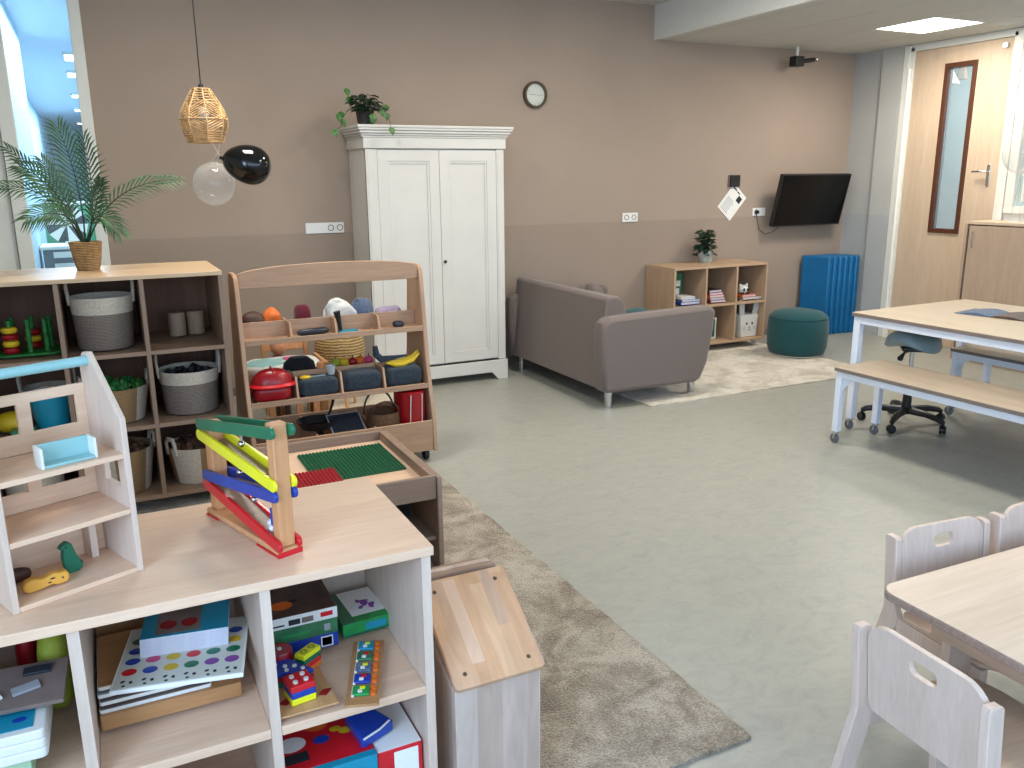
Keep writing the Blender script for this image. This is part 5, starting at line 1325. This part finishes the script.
for i, (h, mm, nm) in enumerate(((.30, 'puzzlewood', 'upright wooden board against the left side of the middle cell'), (.28, 'pine', 'second upright wooden board in the middle cell'))):
    tag(G().box(0, .012, 0, .2, 0, h).build('wooden_board', mm, loc=(-.126 + 0, 2.065 - .0, ZS) if False else (-.125 + .014 * i, 1.93 + .0, ZS + .0), bevel=.001), nm, 'board') if False else None
g = thing('upright_boards', 'thin brown wooden boards standing upright at the back left of the middle cell', 'board', (-.108, 2.075, ZS))
G().box(0, .09, 0, .012, 0, .26).build('board', 'puzzlewood', g, bevel=.001); G().box(.02, .12, .014, .026, 0, .28).build('board', 'pine', g, bevel=.001)
# left cell
for i in range(3):
    nm = ['lowest', 'middle', 'topmost'][i]
    t = thing('sorting_tray', nm + ' of the three white rounded sorting trays in the left cell', 'tray', (-.46, 1.65, ZS + .06 + i * .0205), math.radians(-1))
    G().plate(rrect(0, .265, 0, .19, .012, 4), (), 'xy', 0, .02).build('tray', 'white_plastic', t, bevel=.003)
    if i == 2:
        G().box(.02, .245, .018, .172, .0202, .0215).build('blue_sheet', 'teal', t)
        for hx in (.10, .16, .22):
            for hy in (.05, .10, .15):
                if (hx, hy) != (.16, .15): G().ell((hx, hy, .0218), (.013, .009, .0006), 16, 4).build('hole_print', 'blue', t)
tag(G().box(0, .235, 0, .18, 0, .058).build('game_box', 'palegreen', loc=(-.462, 1.66, ZS), bevel=.002), 'pale green box under the sorting trays in the left cell', 'box')
pz = thing('peg_puzzle', 'grey-brown peg puzzle board tilted on top of the sorting trays', 'puzzle', (-.455, 1.72, ZS + .135), math.radians(-4))
mt = Matrix.Rotation(math.radians(9), 4, 'X')
G().box(0, .295, 0, .13, 0, .009).xf(mt).build('board', 'card', pz, bevel=.001)
for i, (px, py) in enumerate(((.06, .03), (.13, .09), (.16, .03), (.24, .10), (.225, .05), (.08, .10))):
    G().ob((px, py, .013), (.05, .022, .006), (0, 0, .3 * (i % 3))).xf(mt).build('puzzle_piece', ['greyink', 'denim', 'paper', 'slate', 'greyink', 'denim'][i], pz, bevel=.001)
lump('cloth_toy', 'lime and red soft toy at the back right of the left cell', 'toy', (-.185, 1.93, ZS), (.035, .07, .10), 'lime', power=.8)
lump('cloth_toy', 'dark red soft toy leaning on the lime one in the left cell', 'toy', (-.245, 2.02, ZS), (.025, .05, .09), 'darkred', power=.8)
# right cell
def gbox(nm, label, x, y, z, w, d, h, side, top, rz=0, prints=()):
    t = thing(nm, label, 'game box', (x, y, z), rz)
    G().box(0, w, 0, d, 0, h).build('carton', side, t, bevel=.0012)
    G().box(.001, w - .001, .001, d - .001, h, h + .0006).build('lid_print', top, t)
    for (x0, x1, z0, z1, mm) in prints: G().box(x0, x1, -.0006, 0, z0, z1).build('side_print', mm, t, smooth=False)
    return t
gx, gy = .262, 1.885
gbox('game_box', 'blue game box at the bottom of the stack in the right cell', gx - .0, gy, ZS, .168, .19, .036, 'blue', 'blue', prints=((.125, .155, .004, .032, 'paper'), (.128, .152, .007, .029, 'red')))
gbox('game_box', 'green game box in the middle of the stack in the right cell', gx, gy, ZS + .037, .169, .19, .038, 'greenbox', 'greenbox', prints=((.03, .10, .014, .02, 'brightgreen'), (.135, .15, .01, .028, 'greyink')))
t = gbox('game_box', 'white-sided game box on top of the stack in the right cell', gx, gy, ZS + .076, .170, .19, .03, 'paper', 'darkcard', prints=((.128, .158, .01, .022, 'red'), (.05, .078, .006, .02, 'slate'), (.082, .11, .006, .02, 'card'), (.01, .04, .008, .012, 'ink')))
G().ell((.045, .06, .0308), (.028, .022, .0006), 14, 4).build('round_print', 'orange', t); G().ell((.078, .075, .0308), (.012, .006, .0006), 10, 4).build('dark_print', 'ink', t)
t = gbox('game_box', 'bright green flat box lying at the right back of the right cell', .448, 1.905, ZS, .128, .17, .036, 'brightgreen', 'paper', math.radians(3), ((.06, .115, .008, .028, 'teal'), (0, .128, .001, .006, 'green')))
G().box(0, .035, 0, .17, .0366, .037).build('green_band', 'greenbox', t); G().box(.035, .128, 0, .03, .0366, .037).build('green_edge', 'brightgreen', t)
g = G()
for k in range(10): g.ell((.06 + .045 * rnd.random(), .05 + .07 * rnd.random(), .0372), (.01, .006, .0005), 10, 4, (0, 0, rnd.random() * 3))
g.build('purple_print', 'purple', t)
# train puzzle
tr = thing('train_puzzle', 'narrow wooden puzzle board with a colourful train, sticking out over the shelf edge', 'puzzle', (.374, 1.622, ZS), math.radians(-20))
G().plate(rrect(0, .075, 0, .265, .004, 3), (), 'xy', 0, .006).build('board', 'puzzlewood', tr, bevel=.001)
for i in range(5):
    y = .03 + i * .047
    G().box(.014, .052, y, y + .034, .006, .013).build('wagon', ['brightgreen', 'blue', 'denim', 'greenbox', 'teal'][i], tr, bevel=.002)
    G().box(.012, .018, y - .002, y + .037, .006, .011).build('wagon_edge', 'white', tr, bevel=.001)
    G().box(.026, .036, y + .006, y + .016, .013, .0145).build('window_print', 'paper', tr); G().box(.03, .042, y + .019, y + .028, .013, .0145).build('cargo_print', 'red' if i % 2 else 'yellow', tr)
    for q in (.008, .026): G().cyl((.06, y + q, .006), (.06, y + q, .012), .007, n=14).build('wheel', 'orange', tr)
# figure board
fb = thing('figure_board', 'pale wooden base board of the clown figure toy', 'board', (.232, 1.644, ZS))
G().plate([(0, 0), (.135, 0), (.125, .22), (0.0, .22)], (), 'xy', 0, .005).build('board', 'pine', fb, bevel=.001)
G().plate([(.012, .05), (.028, .038), (.044, .05), (.05, .066), (.03, .062)], (), 'xy', .0052, .006).plate([(.1, .045), (.116, .036), (.135, .058), (.115, .062)], (), 'xy', .0052, .006).build('red_feet_print', 'darkred', fb)
zb = ZS + .0062
def cube3(label, x, y, rz, cols, w, d, h):
    t = thing('stacking_blocks', label, 'blocks', (x, y, zb), rz)
    for k, c in enumerate(cols):
        G().box(0, w, 0, d, k * h + .0003, (k + 1) * h).build('block', c, t, bevel=.002)
    for px in (.28, .72):
        for py in (.28, .72): G().cyl((w * px, d * py, len(cols) * h), (w * px, d * py, len(cols) * h + .004), .0055, n=14).build('peg', 'white', t)
    return t
cube3('square stack of yellow, blue and red blocks with white pegs', .270, 1.668, math.radians(8), ['yellow', 'blue', 'red'], .056, .056, .0155)
t = thing('triangle_blocks', 'stack of dark blue and red triangular blocks behind the square stack', 'blocks', (.268, 1.745, zb))
for k, c in enumerate(('green', 'darkred', 'blue')): G().plate([(-.02, .01), (.068, -.006), (.02, .07), (-.03, .06)], (), 'xy', k * .0125 + .0003, (k + 1) * .0125).build('block', c, t, bevel=.002)
for x, y in ((-.01, .045), (.01, .03), (.03, .022), (.045, .005), (.01, .012)): G().cyl((x, y, .0375), (x, y, .041), .005, n=12).build('peg', 'white', t)
t = thing('round_block', 'red round block lying on the blue triangular ones', 'blocks', (.278, 1.835, zb))
G().lathe([(0, 0), (.028, 0), (.03, .003), (.03, .046), (.028, .05), (0, .05)], 28).build('block', 'darkred', t); G().cyl((0, 0, .05), (0, 0, .053), .005, n=12).build('peg', 'white', t)
t = thing('rectangle_blocks', 'stack with a yellow two-peg block on top, right of the red round one', 'blocks', (.322, 1.775, zb), math.radians(35))
for k, c in enumerate(('orange', 'red', 'green', 'yellow')): G().box(0, .058, 0, .03, k * .0125 + .0003, (k + 1) * .0125).build('block', c, t, bevel=.002)
for x in (.016, .042): G().lathe([(.005, .05), (.009, .05), (.009, .0515), (.005, .0515), (.005, .05)], 16, (x, .015, 0)).build('peg_ring', 'lime', t)
# bottom right cell: flat boxes
t = gbox('game_box', 'large red and blue picture box lying in the bottom right cell', .248, 1.665, ZB, .205, .30, .185, 'teal', 'red')
for (x, y, c, r) in ((.03, .12, 'paper', .035), (.10, .17, 'orange', .03), (.13, .24, 'paper', .022), (.175, .24, 'paper', .022), (.1, .11, 'blue', .02), (.16, .12, 'yellow_soft', .016), (.14, .135, 'yellow_soft', .014)): G().ell((x, y, .186), (r, r * .8, .0006), 18, 4).build('round_print', c, t)
for (x0, x1, y0, y1, c) in ((.11, .2, .205, .222, 'blue'), (.005, .06, .05, .085, 'slate'), (.0, .205, .0, .02, 'teal')): G().box(x0, x1, y0, y1, .1856, .1861).build('printed_shape', c, t, smooth=False)
t = thing('zip_pouch', 'crumpled blue plastic pouch on top of the large picture box', 'pouch', (.455, 1.72, ZB + .1865), math.radians(20))
G().plate([(-.04, -.02), (.06, -.01), (.055, .06), (.03, .14), (-.01, .09)], (), 'xy', 0, .03).noise(.004, 30, 2).build('bag', 'blue', t, bevel=.006)
G().tube([(-.035, -.02, .028), (.01, -.022, .033), (.05, -.008, .03)], .0025, 6).build('white_zip', 'white', t)
gbox('game_box', 'red and white game box under the blue pouch, bottom right cell', .455, 1.67, ZB, .11, .2, .18, 'red', 'paper', prints=((.04, .10, .08, .17, 'paper'),))
# bottom middle and left cells
book(-.10, 1.70, ZB, .26, .24, .05, 'darkcard', 'dark album lying in the bottom middle cell')
gbox('game_box', 'red box lying in the bottom left cell', -.50, 1.72, ZB, .30, .25, .10, 'red', 'darkred')

# ------------------------------------------------------------------ lights, sky, camera
def area(name, loc, rot, sx, sy, power, col):
    l = bpy.data.lights.new(name, 'AREA'); l.shape = 'RECTANGLE'; l.size = sx; l.size_y = sy; l.energy = power; l.color = col
    o = bpy.data.objects.new(name, l); COL.objects.link(o); o.location = loc; o.rotation_euler = rot
    return o
# daylight through the wide window behind the viewer (front wall) and the left window
area('window_daylight', (2.75, YF - .12, 1.78), (math.radians(90), 0, 0), 7.0, 1.8, 135, (.50, .71, 1.0))
area('window_daylight_left', (XL - .12, -.4, 1.85), (0, math.radians(-90), 0), 1.8, 2.1, 150, (.50, .70, 1.0))
for i, (x, y) in enumerate(LAMPS): area('panel_lamp', (x, y, ZC - .012), (0, 0, 0), .55, .55, 38, (1, .93, .83))
for i, (x, y) in enumerate(LAMPS_H): area('panel_lamp', (x, y, ZH - .012), (0, 0, 0), .55, .55, 38, (1, .93, .83))
area('hall_lamp', (.2, 9, 2.95), (0, 0, 0), 1.2, 4, 150, (.74, .89, 1.0))
area('hall_lamp', (.2, 16, 2.95), (0, 0, 0), 1.2, 9, 420, (.74, .89, 1.0))
area('beyond_lamp', (7.9, 4.2, 2.95), (0, 0, 0), 1.2, 3, 60, (.92, .98, 1.0))
wd_ = bpy.data.worlds.new('sky'); sc.world = wd_; wd_.use_nodes = True
nt = wd_.node_tree; bg = nt.nodes['Background']; sk = nt.nodes.new('ShaderNodeTexSky'); sk.sky_type = 'NISHITA'; sk.sun_disc = False; sk.sun_elevation = math.radians(35)
nt.links.new(sk.outputs['Color'], bg.inputs['Color']); bg.inputs['Strength'].default_value = .15

FPX = 837.566; pitch, roll, yaw = [math.radians(v) for v in (13.8727, -.5458, 26.0189)]
f = Vector((math.sin(yaw) * math.cos(pitch), math.cos(yaw) * math.cos(pitch), -math.sin(pitch)))
rt = Vector((math.cos(yaw), -math.sin(yaw), 0)); up = rt.cross(f)
rt2 = rt * math.cos(roll) + up * math.sin(roll); up2 = -rt * math.sin(roll) + up * math.cos(roll)
cd = bpy.data.cameras.new('camera'); cam_o = bpy.data.objects.new('camera', cd); COL.objects.link(cam_o)
mw = Matrix((rt2, up2, -f)).transposed().to_4x4(); mw.translation = (0, 0, 1.6)
cam_o.matrix_world = mw; cd.sensor_width = 36; cd.lens = FPX / 1024 * 36; cd.clip_start = .05
sc.camera = cam_o
sc.view_settings.view_transform = 'Standard'; sc.view_settings.look = 'None'; sc.view_settings.gamma = 1
sc.view_settings.use_curve_mapping = False; sc.view_settings.exposure = -0.12
